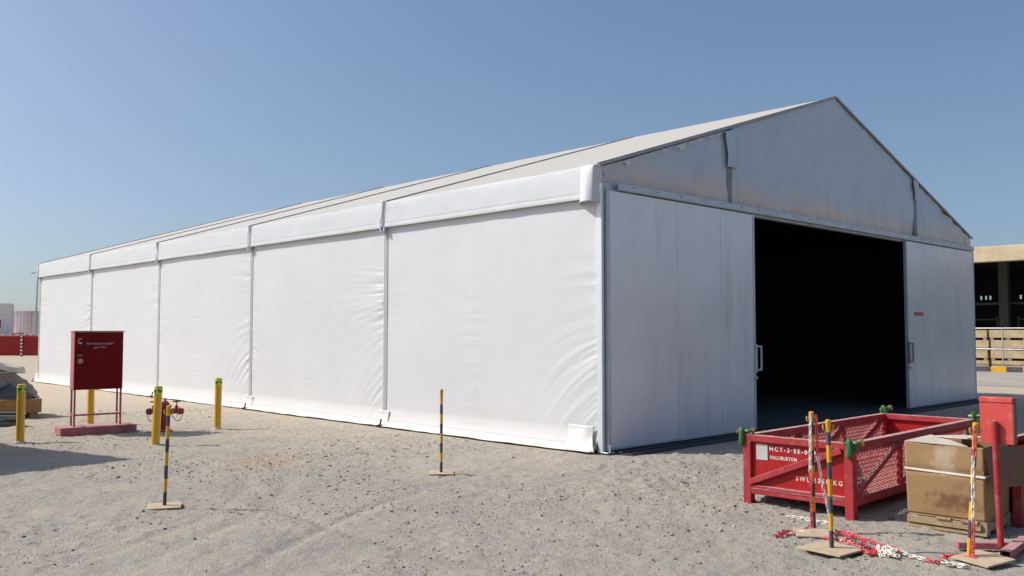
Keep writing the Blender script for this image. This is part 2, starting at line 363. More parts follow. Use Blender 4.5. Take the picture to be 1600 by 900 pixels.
# loose stones
def stones():
    ico = bmesh.new(); bmesh.ops.create_icosphere(ico, subdivisions=1, radius=1); bv = np.array([v.co[:] for v in ico.verts]); bf = np.array([[v.index for v in f.verts] for f in ico.faces]); ico.free()
    n = 56000
    t = rng.random(n) ** .75; yy = 4.6 + t * 15; xx = (rng.random(n) * 2 - 1) * (yy * .66 + .6)
    dens = vnoise(xx * .45 + 3, yy * .45, 77) + .35 * vnoise(xx * 1.7, yy * 1.7, 78) + .12 * np.clip(xx / 4, -1, 1)
    keep = rng.random(n) < np.clip(.32 + dens * 1.7, .04, 1)
    lx = (xx - TENT.x) * gx + (yy - TENT.y) * gy; ly = -(xx - TENT.x) * gy + (yy - TENT.y) * gx
    keep &= ~((lx > -.3) & (ly > -.45)); xx = xx[keep]; yy = yy[keep]; n = len(xx)
    sz = .003 + .0045 * rng.random(n) + .013 * rng.random(n) ** 12 + .013 * (rng.random(n) < .005)
    V = bv[None] * (1 + .5 * (rng.random((n, len(bv), 1)) - .5)) * sz[:, None, None] * np.stack([.8 + .6 * rng.random(n), .7 + .6 * rng.random(n), .45 + .4 * rng.random(n)], -1)[:, None, :]
    an = rng.random(n) * 6.28; ca, sa = np.cos(an)[:, None], np.sin(an)[:, None]
    VX = V[..., 0] * ca - V[..., 1] * sa + xx[:, None]; VY = V[..., 0] * sa + V[..., 1] * ca + yy[:, None]; VZ = V[..., 2] + (ground_z(xx, yy) + sz * .25)[:, None]
    P = np.stack([VX, VY, VZ], -1).reshape(-1, 3); F = (bf[None] + (np.arange(n) * len(bv))[:, None, None]).reshape(-1, 3)
    me = bpy.data.meshes.new('gravel'); me.vertices.add(len(P)); me.vertices.foreach_set('co', P.ravel())
    me.loops.add(F.size); me.loops.foreach_set('vertex_index', F.ravel().astype(np.int32)); me.polygons.add(len(F)); me.polygons.foreach_set('loop_start', np.arange(0, F.size, 3, dtype=np.int32))
    me.update(calc_edges=True)
    at = me.attributes.new('tone', 'FLOAT', 'POINT'); at.data.foreach_set('value', np.repeat(rng.random(n), len(bv)).astype(np.float32))
    m = bpy.data.materials.new('stone'); m.use_nodes = True; N = m.node_tree.nodes; L = m.node_tree.links
    a_ = N.new('ShaderNodeAttribute'); a_.attribute_name = 'tone'; cr = N.new('ShaderNodeValToRGB'); e = cr.color_ramp.elements
    e[0].position = 0; e[0].color = (.12, .108, .098, 1); e[1].position = 1; e[1].color = (.42, .37, .31, 1)
    x = e.new(.45); x.color = (.25, .225, .195, 1); x = e.new(.8); x.color = (.3, .27, .235, 1)
    L.new(a_.outputs['Fac'], cr.inputs[0]); L.new(cr.outputs[0], N['Principled BSDF'].inputs['Base Color']); N['Principled BSDF'].inputs['Roughness'].default_value = .9
    me.materials.append(m)
    o = bpy.data.objects.new('gravel', me); C.objects.link(o); tag(o, 'loose dark and pale stones scattered over the yard', kind='stuff')
stones()

# road beyond the tent on the right, runs parallel to the tent
rd = MB(); q = [tw(20.5, -40, .006), tw(31.3, -40, .006), tw(31.3, 200, .006), tw(20.5, 200, .006)]
rd.add(q, [(0, 1, 2, 3)]); tag(rd.build('road', 'road'), 'pale dusty road running past the far side of the tent', kind='structure')
kb = MB()
y = -31.98; i = 0
while y < 90:
    w = .61
    kb.bb(31.3, 31.55, y, y + w - .003, -.02, .22, (i + 1) % 2); y += w; i += 1
kerb = kb.build('kerb', ['worn_black', 'yellow'], loc=TENT, rz=TA, bevel=.015); tag(kerb, 'yellow and black painted kerb along the road', kind='structure')

# ------------------------------------------------------------------ storage tent
B = 5.008; W = 14.05; EH = 3.99; VB = 3.53; AP = 6.24; NB = 5; LEN = NB * B
SL = (AP - EH) / (W / 2)
tent = empty('storage_tent', TENT, TA, 'long white fabric storage tent with cream roof and open sliding gable door', 'tent')
def wrinkle(Yc, Zc, y0, y1, seed, amp=.0125, right=1.0, left=.7):
    """pulled cloth beside the columns: ridges level at mid height, fanning diagonally towards the foot"""
    out = 0
    zz = Zc
    k = np.interp(zz, [0, .6, 1.4, 2.2, 3.6], [.95, .75, .35, .05, -.25])
    for d, s_, gain in ((Yc - y0, seed, right), (y1 - Yc, seed + 50, left)):
        t = zz + k * d
        ridg = .75 * vnoise(t * 10, d * .9, s_) + .8 * vnoise(t * 19, d * 1.3, s_ + 3) + .35 * vnoise(t * 37, d * 2.2, s_ + 5)
        env = np.exp(-np.clip(d, 0, 9) / .52) * np.clip(d / .05, 0, 1)
        mod = np.clip(.35 + 1.3 * (vnoise(zz * .9 + 4, d * 0 + s_, s_ + 9) + .3), .12, 1.3)
        vert = np.interp(zz, [0, .5, 2.4, 3.2, 3.7], [1, 1.1, 1, .35, .2])
        out = out + gain * amp * ridg * env * mod * vert * 2.1
    mid = (y0 + y1) / 2 + .15
    dm = np.abs(Yc - mid)
    out = out + .006 * np.exp(-dm / .2) * vnoise(zz * 17, Yc * 1.5, seed + 7) * np.interp(zz, [0, 2, 2.8], [1, 1, .2])
    out = out + .004 * fbm(Yc * 1.1, zz * 2.0, 3, seed + 21) + .014 * fbm(Yc * .35, zz * .4, 2, seed + 31)
    return out
def wall_panel(y0, y1, seed, x=0.0, sgn=-1):
    n1, n2 = 200, 260
    yy = np.linspace(y0, y1, n1); zz = np.linspace(.04, 3.8, n2)
    Yc, Zc = np.meshgrid(yy, zz, indexing='ij')
    dx = wrinkle(Yc, Zc, y0, y1, seed)
    pin = np.clip((Yc - y0) / .04, 0, 1) * np.clip((y1 - Yc) / .04, 0, 1)
    seam = .003 * np.exp(-((Yc - ((y0 + y1) / 2 + .15)) / .018) ** 2)
    Xc = x + sgn * (dx * pin + seam + .0)
    # lower tail turns out a little over the ground beam
    Xc = Xc + sgn * .05 * np.clip((.32 - Zc) / .22, 0, 1) ** 1.5
    return np.stack([Xc, Yc, Zc], -1)
for k in range(NB):
    y0 = k * B + (.004 if k == 0 else .055); y1 = (k + 1) * B - .055
    MB().grid(wall_panel(y0, y1, 100 + k * 13)).build('wall_panel', 'wall_pvc', tent, smooth=80, fix=False)
# added dark sheets deepening the interior shade, and the walls away from the camera
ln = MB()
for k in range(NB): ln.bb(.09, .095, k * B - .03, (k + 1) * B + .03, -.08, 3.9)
ln.build('shade_lining', 'shade_liner', tent, smooth=0)
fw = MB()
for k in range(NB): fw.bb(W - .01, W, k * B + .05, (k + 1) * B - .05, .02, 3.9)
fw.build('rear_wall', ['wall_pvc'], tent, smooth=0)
fl = MB(); fl.bb(W - .1, W - .095, .05, LEN - .05, -.08, 3.95); fl.build('shade_lining', 'shade_liner', tent, smooth=0)
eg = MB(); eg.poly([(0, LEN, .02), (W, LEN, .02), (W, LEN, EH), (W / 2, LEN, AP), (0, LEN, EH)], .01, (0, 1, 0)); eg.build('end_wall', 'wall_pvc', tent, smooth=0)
eg = MB(); eg.poly([(.1, LEN - .1, -.08), (W - .1, LEN - .1, -.08), (W - .1, LEN - .1, EH - .05), (W / 2, LEN - .1, AP - .1), (.1, LEN - .1, EH - .05)], .005, (0, 1, 0)); eg.build('shade_lining', 'shade_liner', tent, smooth=0)
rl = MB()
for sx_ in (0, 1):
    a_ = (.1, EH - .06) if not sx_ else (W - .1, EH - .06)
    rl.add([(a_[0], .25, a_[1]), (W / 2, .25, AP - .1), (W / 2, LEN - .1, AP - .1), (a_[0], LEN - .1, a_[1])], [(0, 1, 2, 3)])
rl.build('shade_lining', 'shade_liner', tent, smooth=0)
# roof
def roof(side, k):
    n1, n2 = 40, 60
    t = np.linspace(0, 1, n2); yy = np.linspace(k * B - (.05 if k == 0 else 0), (k + 1) * B + (.05 if k == NB - 1 else 0), n1)
    Yc, T = np.meshgrid(yy, t, indexing='ij')
    u = np.clip((Yc - k * B) / B, 0, 1)
    sag = -.035 * np.sin(np.pi * u) * np.sin(np.pi * np.clip(T * 1.1, 0, 1)) ** .5 + .006 * fbm(Yc * 1.5, T * 8, 3, 300 + k)
    xx = -.065 + (W / 2 + .065) * T; zz = EH + (AP - EH) * T + sag
    if side: xx = W - xx
    return np.stack([xx, Yc, zz], -1)
for sd_ in (0, 1):
    for k in range(NB): MB().grid(roof(sd_, k)).build('roof_panel', 'roof_pvc', tent, smooth=80, fix=False)
rf = MB()
for k in range(NB + 1):
    yk = k * B + (0.0 if k else -.045)
    for sgn, x0 in ((1, -.06), (-1, W + .06)):
        for off in ((-.05, .05) if 0 < k < NB else (0,)):
            rf.bar((x0, yk + off, EH + .012), (W / 2, yk + off, AP + .014), .022, .02)
rf.build('rafter_rail', 'channel_grey', tent, smooth=0)
# valance over every bay: hangs from the eave, hem slightly proud
def valance(y0, y1, seed, x0=-.065):
    zz = np.array([EH + .0, EH - .02, EH - .06, 3.85, 3.78, 3.7, 3.64, 3.615, 3.605, 3.59, 3.57, 3.55, 3.53, 3.528, 3.53])
    xo = np.array([0, -.004, -.008, -.012, -.014, -.016, -.018, -.0185, -.016, -.0185, -.0215, -.021, -.019, -.01, .045])
    yy = np.linspace(y0, y1, 120); Yc, Zc = np.meshgrid(yy, zz, indexing='ij'); Xo = np.repeat(xo[None], len(yy), 0)
    Xc = x0 + Xo - .009 * fbm(Yc * 2.2, Zc * 4, 3, seed) * np.clip((EH - Zc) / .1, 0, 1) - .008 * (np.exp(-(Yc - y0) / .15) + np.exp(-(y1 - Yc) / .15)) * vnoise(Yc * 12, Zc * 6, seed + 1) * 2
    Zc = Zc + .012 * (np.clip((3.6 - Zc) / .07, 0, 1)) * (fbm(Yc * .8, Yc * 0, 2, seed + 5))
    return np.stack([Xc, Yc, Zc], -1)
for k in range(NB):
    MB().grid(valance(k * B + (.2 if k == 0 else .075), (k + 1) * B - .075, 400 + k)).build('valance', 'valance_pvc', tent, smooth=50, fix=False)
# folded cover strip and brackets at every column, the aluminium columns
for k in range(1, NB + 1):
    yk = k * B
    yy = np.linspace(-.085, .085, 22); zz = np.linspace(VB - .0, EH + .03, 26); Yc, Zc = np.meshgrid(yy, zz, indexing='ij')
    Xc = -.09 - .02 * np.cos(Yc / .085 * 2.4) - .022 * vnoise(Yc * 30 + Zc * 3, Zc * 4 - Yc * 6, 500 + k)
    MB().grid(np.stack([Xc, yk + Yc + .02 * np.sin(Zc * 9 + k) * .5, Zc], -1)).build('cover_strip', 'valance_pvc', tent, smooth=60, solid=.004, fix=False)
    c = MB(); c.bb(-.008, .12, yk - .0545, yk + .0545, .1, 3.9)
    col_ = c.build('column', 'col_alu', tent, smooth=0)
    bk = MB()
    for dy in (-.05, .045): bk.tube([(-.08, yk + dy, VB + .01), (-.08, yk + dy, VB - .07)], [.022, .03], 8); bk.bb(-.1, -.02, yk + dy - .02, yk + dy + .02, VB - .035, VB - .01)
    bk.build('bracket', 'steel', col_, smooth=40)
    ft = MB(); P_ = []
    yy = np.linspace(-.17, .17, 16); zz = np.linspace(.02, .27, 12); Yc, Zc = np.meshgrid(yy, zz, indexing='ij')
    Xc = -.03 - .1 * np.clip((.22 - Zc) / .22, 0, 1) ** 2 - .02 * vnoise(Yc * 14, Zc * 14, 700 + k)
    ft.grid(np.stack([Xc, yk + Yc, Zc], -1)); ft.build('foot_flap', 'skirt_pvc', tent, smooth=60, solid=.004, fix=False)
    pg = MB(); pg.tube([(-.2, yk - .12, .0), (-.17, yk - .12, .13)], .016, 8); pg.box((-.19, yk - .1, .02), (.1, .06, .03), .4); pg.build('ground_peg', 'dark', tent)
# skirt laid out on the ground, with an uneven edge
for k in range(NB):
    yy = np.linspace(k * B - (0 if k else -.02), (k + 1) * B, 140); tt = np.linspace(0, 1, 9); Yc, T = np.meshgrid(yy, tt, indexing='ij')
    out = .2 + .05 * fbm(Yc * .9, Yc * 0, 3, 800 + k)
    Xc = -.045 - out * .75 * T; Zc = .075 * (1 - T) ** 1.6 + .014 + .012 * vnoise(Yc * 5, T * 3, 810 + k) * T
    MB().grid(np.stack([Xc, Yc, Zc], -1)).build('skirt', 'skirt_pvc', tent, smooth=60, solid=.003, fix=False)
# near corner: aluminium corner post, rolled fabric sleeve, foot cover
cp = MB(); cp.bb(-.032, .018, -.09, .0, .0, 3.72); cp.build('corner_post', 'alu', tent, smooth=0, bevel=.006)
cp = MB(); cp.bb(W - .045, W + .05, -.06, .1, 0, 3.72); cp.build('corner_post', 'alu', tent, smooth=0, bevel=.006)
n1, n2 = 50, 30
T, Zc = np.meshgrid(np.linspace(0, 1, n1), np.linspace(3.47, EH + .005, n2), indexing='ij')
hh = (EH + .005 - Zc) / .52
rad = .035 + .13 * hh ** .7
ang = T * 1.35 * np.pi - .35 * np.pi
Xc = -.055 - rad * np.maximum(np.sin(ang * .85 + .3), -.6) * .8; Yc = .17 + .2 - T * .42 - .03 * hh * T + .004 * vnoise(T * 10, Zc * 9, 5)
Xc = Xc + np.clip((T - .85) / .15, 0, 1) * .1
MB().grid(np.stack([Xc, Yc, Zc], -1)).build('corner_sleeve', 'valance_pvc', tent, smooth=70, solid=.005, fix=False)
T, Zc = np.meshgrid(np.linspace(0, 1, 24), np.linspace(.015, .36, 16), indexing='ij')
Xc = -.045 - .1 * np.clip((.36 - Zc) / .34, 0, 1) ** 2 - .015 * np.sin(T * 3) - .02 * vnoise(T * 4, Zc * 9, 6); Yc = .52 - .46 * T - .1 * np.clip((.2 - Zc) / .2, 0, 1) * T
MB().grid(np.stack([Xc, Yc, Zc], -1)).build('foot_cover', 'skirt_pvc', tent, smooth=60, solid=.005, fix=False)
ft = MB(); ft.bb(-.05, .1, -.2, -.04, .0, .02); ft.tube([(.03, -.17, .02), (.03, -.17, .11)], .016, 8); ft.build('foot_plate', 'steel', tent, bevel=.004)

# gable cloth in three fields, creased and dusty, hanging just above the header
GP = (.232 * W, .764 * W); HZ = 3.75
def top_z(x): return EH + (AP - EH) * (1 - np.abs(x - W / 2) / (W / 2))
for i, (xa, xb) in enumerate(((-.0, GP[0] - .075), (GP[0] + .075, GP[1] - .075), (GP[1] + .075, W))):
    n1, n2 = int(34 * (xb - xa)), 110
    xx = np.linspace(xa, xb, n1); T = np.linspace(0, 1, n2); Xc, T = np.meshgrid(xx, T, indexing='ij')
    Zc = HZ + .0 + (top_z(Xc) - .03 - HZ) * T
    d = np.minimum(Xc - xa, xb - Xc); low = np.exp(-(Zc - HZ) / .55)
    f = .09 * vnoise(Xc * 3.3 + .6 * vnoise(Zc * 1.2, Xc * .5, 61), Zc * .7, 62 + i) * low + .05 * vnoise(Xc * 8 + Zc * 2, Zc * 1.3, 70 + i) * low
    f = f + .045 * vnoise(Xc * 2 + Zc * 3, Zc * 2 - Xc, 75 + i) * np.exp(-d / .5) + .02 * fbm(Xc * 1.2, Zc * 1.4, 4, 80 + i)
    f = f + .05 * vnoise(Xc * 6, Zc * 5, 91) * np.exp(-(top_z(Xc) - Zc) / .12) * (1 if i != 1 else .2)
    Yc = -.035 - f - .03 * low * 0
    MB().grid(np.stack([Xc, Yc, Zc], -1)).build('gable_panel', 'gable_pvc', tent, smooth=80, fix=False)
gl = MB(); gl.poly([(.1, .12, HZ), (W - .1, .12, HZ), (W - .1, .12, EH - .1), (W / 2, .12, AP - .15), (.1, .12, EH - .1)], .005, (0, 1, 0)); gl.build('shade_lining', 'shade_liner', tent, smooth=0)
for i, x in enumerate(GP):
    gp = MB(); gp.bb(x - .07, x + .07, -.045, .06, HZ, float(top_z(np.array(x))) - .06); o = gp.build('gable_post', 'alu_dark', tent, smooth=0)
    # patch of cloth folded over the head of the post
    zt = float(top_z(np.array(x)))
    h_ = .62 if i == 0 else .42
    U, Z_ = np.meshgrid(np.linspace(-.13, .16, 16), np.linspace(0, 1, 20), indexing='ij')
    zz_ = zt - .05 - h_ * (1 - Z_) - .0 + (U * SL * (1 if i == 0 else -1)) * Z_
    yy_ = -.085 - .02 * np.cos(U * 12) - .02 * vnoise(U * 12, Z_ * 4, 95 + i)
    MB().grid(np.stack([x + U + .03 * np.sin(Z_ * 5), yy_, zz_], -1)).build('post_flap', 'gable_pvc', tent, smooth=70, solid=.005, fix=False)
xs_t = np.linspace(.35, GP[0] - .15, 170); dd = np.clip(vnoise(xs_t * 9, xs_t * 0 + .5, 17) + .05, 0, 1) * .15 + .05 * (rng.random(170) < .1) + .008
Pt = np.zeros((170, 2, 3)); Pt[:, :, 0] = xs_t[:, None]; Pt[:, 0, 1] = -.1; Pt[:, 1, 1] = -.098; Pt[:, 0, 2] = top_z(xs_t) - .04; Pt[:, 1, 2] = top_z(xs_t) - .04 - dd
MB().grid(Pt).build('sunlit_edge_strip', 'skirt_pvc', tent, smooth=0, solid=.003, fix=False)  # pale colour stands in for sunlit bits of cloth below the rake
# rake trim on the gable edge
rk = MB()
for x0, x1 in ((-.06, W / 2), (W + .06, W / 2)):
    rk.bar((x0, -.065, EH - .012), (x1, -.065, AP - .012), .03, .035)
rk.build('rake_rail', 'channel_grey', tent, smooth=0)
# header, frame and track
hd = MB(); hd.bb(.26, W - .12, -.16, -.061, 3.652, 3.664); hd.bb(.26, W - .12, -.16, -.148, 3.665, 3.755); hd.bb(.05, W - .05, -.06, .05, 3.62, 3.75)
hd.bb(.05, .6, -.075, -.06, 3.62, 3.7)
for i in range(24):
    x = .6 + i * .565; hd.tube([(x, -.16, 3.715), (x, -.168, 3.715)], .012, 6, mi=1)
hd.build('header_rail', ['door_frame', 'dark'], tent, bevel=.003)
gp = MB(); gp.bb(W - .085, W - .045, -.05, .02, 0, 3.7); gp.build('side_channel', 'alu_dark', tent, smooth=0)
gp = MB(); gp.bb(.019, .05, -.075, .02, 0, 3.7)
for i in range(14):
    gp.box((.034, -.077, .2 + i * .26), (.012, .012, .02), mi=1)
gp.build('side_channel', ['alu_dark', 'dark'], tent, smooth=0)
tr = MB()
for yc, h in ((-.115, .035), (-.28, .03), (-.42, .018)):
    tr.bb(.12, W - .1, yc - .022, yc + .022, 0, h)
tr.bb(.12, W - .1, -.5, -.04, -.01, .008)
tr.build('floor_track', 'dark', tent, smooth=0, bevel=.003)
# sliding leaves
LX0, LX1, RX0, RX1 = .052, 3.86, 9.98, W - .09
def leaf(x0, x1, seams, hside):
    d = MB(); xs = [x0 + .05] + seams + [x1 - .05]
    for a_, b_ in zip(xs[:-1], xs[1:]): d.bb(a_ + .004, b_ - .004, -.125, -.07, .06, 3.63)
    d.bb(x0 + .05, x1 - .05, -.11, -.08, .055, 3.635)
    o = d.build('door_leaf', 'door', tent, smooth=0, bevel=.002)
    f = MB()
    for a_, b_ in ((x0, x0 + .05), (x1 - .05, x1)): f.bb(a_, b_, -.133, -.066, .03, 3.64)
    f.bb(x0 + .05, x1 - .05, -.13, -.066, .03, .06)
    f.build('leaf_frame', 'door_frame', o, smooth=0, bevel=.003)
    h = MB(); hx = (x1 - .0) if hside > 0 else x0 + .0
    xo = hx + (.1 if hside > 0 else .15); xi = hx + .0 - (0 if hside > 0 else -.02)
    for z in (1.03, 1.42): h.bar((xi, -.17, z), (xo, -.17, z), .028, .028); h.bar((xi + (-.02 if hside > 0 else .02), -.13, z), (xi + (-.02 if hside > 0 else .02), -.17, z), .03, .03)
    h.bar((xo, -.17, 1.016), (xo, -.17, 1.434), .028, .028, up=(0, 1, 0)); h.bar((xi - .02, -.15, .99), (xi - .02, -.15, 1.46), .035, .03, up=(0, 1, 0))
    h.build('handle', 'door_frame' if hside > 0 else 'alu_dark', o, smooth=0, bevel=.003)
    lk = MB(); lk.tube([(xi + (-.025 if hside > 0 else .03), -.13, .9), (xi + (-.025 if hside > 0 else .03), -.165, .9)], .026, 12); lk.build('lock', 'steel', o)
    return o
leaf(LX0, LX1, [1.68, 2.85], 1)
rl_ = leaf(RX0, RX1, [10.62, 11.65, 12.75], -1)
st = MB(); st.bb(10.32, 10.82, -.132, -.1255, 2.02, 2.1); s_ = st.build('sticker', 'sticker', rl_, smooth=0)
# slab inside the tent, its dark colour deepening the interior shade
fs = MB(); fs.bb(.12, W - .12, -.03, LEN - .12, -.06, .004); o = fs.build('floor', 'floor', loc=TENT, rz=TA, smooth=0); tag(o, 'floor slab inside the tent, darkened for the interior shade', kind='structure')

# ------------------------------------------------------------------ fire hydrant cabinet
ca = R(37)
cab = empty('hydrant_cabinet', (-7.09, 14.5, 0), ca, 'dark red fire hydrant cabinet on four thin legs and a pink concrete plinth', 'cabinet')
Wc, Dc = .75, .27
b = MB(); b.bb(0, Wc, 0, Dc, .72, 1.66); b.build('body', 'cabinet_side', cab, bevel=.006)
b = MB(); b.bb(-.01, Wc + .012, -.03, Dc + .012, 1.661, 1.68); b.build('top', 'cabinet_side', cab, bevel=.004)
dr = MB(); dr.bb(.006, Wc - .006, -.022, -.001, .726, 1.652); dr = dr.build('door', 'cabinet_red', cab, bevel=.005)
lk = MB(); lk.lathe([(.045, 0), (.045, .012), (.036, .02), (.03, .02)], 20, (.09, -.022, 1.19), mtx=Matrix.Rotation(R(90), 3, 'X')); lk.lathe([(.02, .02), (.02, .03)], 12, (.09, -.022, 1.19), mtx=Matrix.Rotation(R(90), 3, 'X'))
lk.build('latch', 'brass', dr)
lg = MB()
for i in range(14):
    a0 = R(40 + i * 20)
    if i < 13: lg.bar((.085 + .032 * math.cos(a0), -.0235, 1.52 + .032 * math.sin(a0)), (.085 + .032 * math.cos(a0 + R(20)), -.0235, 1.52 + .032 * math.sin(a0 + R(20))), .012, .002, up=(0, 1, 0))
lg.box((.085, -.0235, 1.475), (.06, .002, .01)); lg.build('emblem', 'plate', dr, smooth=0)
lg = MB(); lg.bar((.045, -.0235, 1.27), (.085, -.0235, 1.29), .008, .002, up=(0, 1, 0)); lg.bar((.085, -.0235, 1.29), (.125, -.0235, 1.27), .008, .002, up=(0, 1, 0)); lg.build('latch_mark', 'plate', dr, smooth=0)
text('lettering', 'FIRE HYDRANT CABINET', .041, 'plate', dr, (.385, -.0235, 1.455), (R(90), 0, 0), .0008, 1.0, align='CENTER', sx=.9)
text('lettering', ''.join(reversed('\uFEA7\uFEB0\uFE8D\uFEE7\uFE94 \uFEA3\uFEAE\uFEF3\uFED6')), .046, 'plate', dr, (.385, -.0235, 1.40), (R(90), 0, 0), .0008, 1.0, align='CENTER')
for x in (.012, Wc - .037):
    for y in (.0, Dc - .03):
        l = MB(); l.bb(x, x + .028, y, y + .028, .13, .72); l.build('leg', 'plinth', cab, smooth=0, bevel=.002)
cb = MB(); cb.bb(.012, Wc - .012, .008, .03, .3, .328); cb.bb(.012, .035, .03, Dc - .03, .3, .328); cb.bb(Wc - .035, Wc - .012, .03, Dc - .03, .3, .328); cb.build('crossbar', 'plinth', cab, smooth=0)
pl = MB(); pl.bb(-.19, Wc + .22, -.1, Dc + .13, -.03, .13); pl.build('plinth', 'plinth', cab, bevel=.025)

# ------------------------------------------------------------------ bollards
def make_bollard():
    r = empty('bollard', (0, 0, 0))
    b = MB(); b.lathe([(.058, -.03), (.058, .84), (.056, .862), (.04, .87)], 24); b.build('post', 'bollard_yellow', r)
    s_ = MB(); s_.lathe([(.0585, .745), (.0598, .747), (.0598, .845), (.0585, .847)], 24); s_ = s_.build('reflective_band', 'lime', r)
    for i in range(4):
        a0 = R(-90 + i * 90 - 27); m = MB(); rr = .0602
        def pt(a_, z): return (rr * math.cos(a_), rr * math.sin(a_), z)
        vs_ = []; fs_ = []; n = 8
        for j in range(n + 1):
            t = j / n; aa = a0 + R(62) * t; zc = .795 + (.5 - abs(t - .5)) * .0; off = .03 * (1 - abs(2 * t - 1)) - .018
            vs_ += [pt(aa, zc - off - .016), pt(aa, zc - off + .016)]
            if j: k_ = 2 * j; fs_.append((k_ - 2, k_, k_ + 1, k_ - 1))
        m.add(vs_, fs_); m.build('chevron', 'black', s_, smooth=0)
    f = MB(); f.lathe([(.085, -.03), (.08, .006), (.06, .012)], 20); f.build('footing', 'plate', r)
    return r
bol = make_bollard()
for i, (x, y, tx, ty, lab) in enumerate(((-7.43, 13.59, .0, .0, 'yellow bollard nearest the wooden crate, left of the cabinet'), (-7.62, 16.25, 0, .0, 'yellow bollard standing behind the legs of the red cabinet'), (-5.21, 13.15, 0, .035, 'yellow bollard leaning right, in front of the red hydrant'), (-5.08, 15.51, .01, 0, 'yellow bollard closest to the tent wall, right of the hydrant'))):
    o = bol if i == 0 else copy_tree(bol)
    o.location = (x, y, 0); o.rotation_euler = (tx, ty, .4 * i); tag(o, lab, 'bollard', 'yellow bollards around the hydrant')

# ------------------------------------------------------------------ hydrant
hy = empty('fire_hydrant', (-5.83, 15.1, 0), R(12), 'red pillar fire hydrant with two side valves and handwheels, behind the leaning bollard', 'hydrant')
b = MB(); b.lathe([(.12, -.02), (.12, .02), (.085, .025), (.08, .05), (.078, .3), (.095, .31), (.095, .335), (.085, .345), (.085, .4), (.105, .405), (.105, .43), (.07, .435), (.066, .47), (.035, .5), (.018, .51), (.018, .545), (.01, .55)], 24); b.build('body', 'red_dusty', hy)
for s_ in (-1, 1):
    v = MB(); RY = Matrix.Rotation(R(90) * s_, 3, 'Y')
    v.lathe([(.035, .06), (.035, .11), (.055, .115), (.055, .135), (.04, .14), (.043, .22), (.06, .225), (.06, .25), (.05, .255), (.05, .29), (.03, .3)], 16, (0, 0, .33), mtx=RY)
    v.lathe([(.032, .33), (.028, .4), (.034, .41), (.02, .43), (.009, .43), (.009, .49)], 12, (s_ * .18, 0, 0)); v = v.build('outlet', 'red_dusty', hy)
    w = MB(); w.tube([(s_ * .18 + .058 * math.cos(a_), .058 * math.sin(a_), .492) for a_ in np.linspace(0, 2 * math.pi, 17)[:-1]], .009, 6, closed=True)
    for a_ in (0, 90): w.bar((s_ * .18 - .055 * math.cos(R(a_)), -.055 * math.sin(R(a_)), .492), (s_ * .18 + .055 * math.cos(R(a_)), .055 * math.sin(R(a_)), .492), .012, .008)
    w.build('handwheel', 'dark', v)
    ch = MB(); ch.tube([(s_ * (.29 - .2 * t), -.03, .3 - .13 * math.sin(math.pi * min(1, t * 1.0) ** .8)) for t in np.linspace(0, 1, 12)], .0055, 5); ch.build('cap_chain', 'dark', v)

# ------------------------------------------------------------------ stanchions
def make_stanchion(name, loc, h, plate, prz, tilt, top_mat='yellow', ears=True, ply='plywood', ptilt=(0, 0), n=8, flip=0, poff=(0, 0)):
    r = empty(name, loc)
    p = MB(); p.box((poff[0], poff[1], .012), (plate, plate, .014), prz); o = p.build('base_plate', ply, r, bevel=.003)
    o.rotation_euler = (ptilt[0], ptilt[1], 0)
    rot = Euler((tilt[0], tilt[1], 0))
    po = MB(); band = (h - .08) / n; rr = .017
    for i in range(n):
        z0 = .02 + i * band; k = 8
        po.tube([(0, 0, z0 + band * j / 2) for j in range(3)], rr, 14, mi=(i + flip) % 2, cap=True)
    po = po.build('pole', ['worn_black', 'yellow'], r); po.rotation_euler = rot
    c = MB(); z = .02 + n * band; c.lathe([(.0185, z - .03), (.0195, z), (.0195, z + .03), (.021, z + .035), (.021, z + .06), (.012, z + .066)], 14)
    if ears:
        for s_ in (-1, 1): c.tube([(s_ * .018, 0, z - .01), (s_ * .036, 0, z - .012), (s_ * .042, 0, z + .006), (s_ * .038, 0, z + .026)], .0055, 6)
    c.build('hook_cap', top_mat, po)
    return r
SG = 'striped stanchions on square plates'
a_ = make_stanchion('stanchion', (-3.29, 8.55, .0), .95, .3, R(20), (.0, .025), n=7); tag(a_, 'striped yellow black stanchion standing alone between bollards and camera', 'stanchion', SG)
a_ = make_stanchion('stanchion', (-.83, 10.56, 0), .98, .29, R(5), (.0, 0), n=8, ears=False); tag(a_, 'striped yellow black stanchion standing in front of the side wall of the tent', 'stanchion', SG)
a_ = make_stanchion('stanchion', (2.53, 7.58, 0), .98, .3, R(-12), (.0, -.005), n=7, poff=(-.06, -.18)); tag(a_, 'striped stanchion with chains hanging down both sides, before the red basket', 'stanchion', SG)
a_ = make_stanchion('stanchion', (2.43, 6.88, 0), .98, .36, R(38), (.0, -.012), n=7); tag(a_, 'bare striped stanchion without chain, on the biggest square plate', 'stanchion', SG)
a_ = make_stanchion('stanchion', (3.325, 6.59, .01), .98, .3, R(25), (.0, .075), n=7, ptilt=(.04, -.05), flip=1, poff=(.07, -.06)); tag(a_, 'leaning striped stanchion wrapped in chain in front of the cardboard carton', 'stanchion', SG)

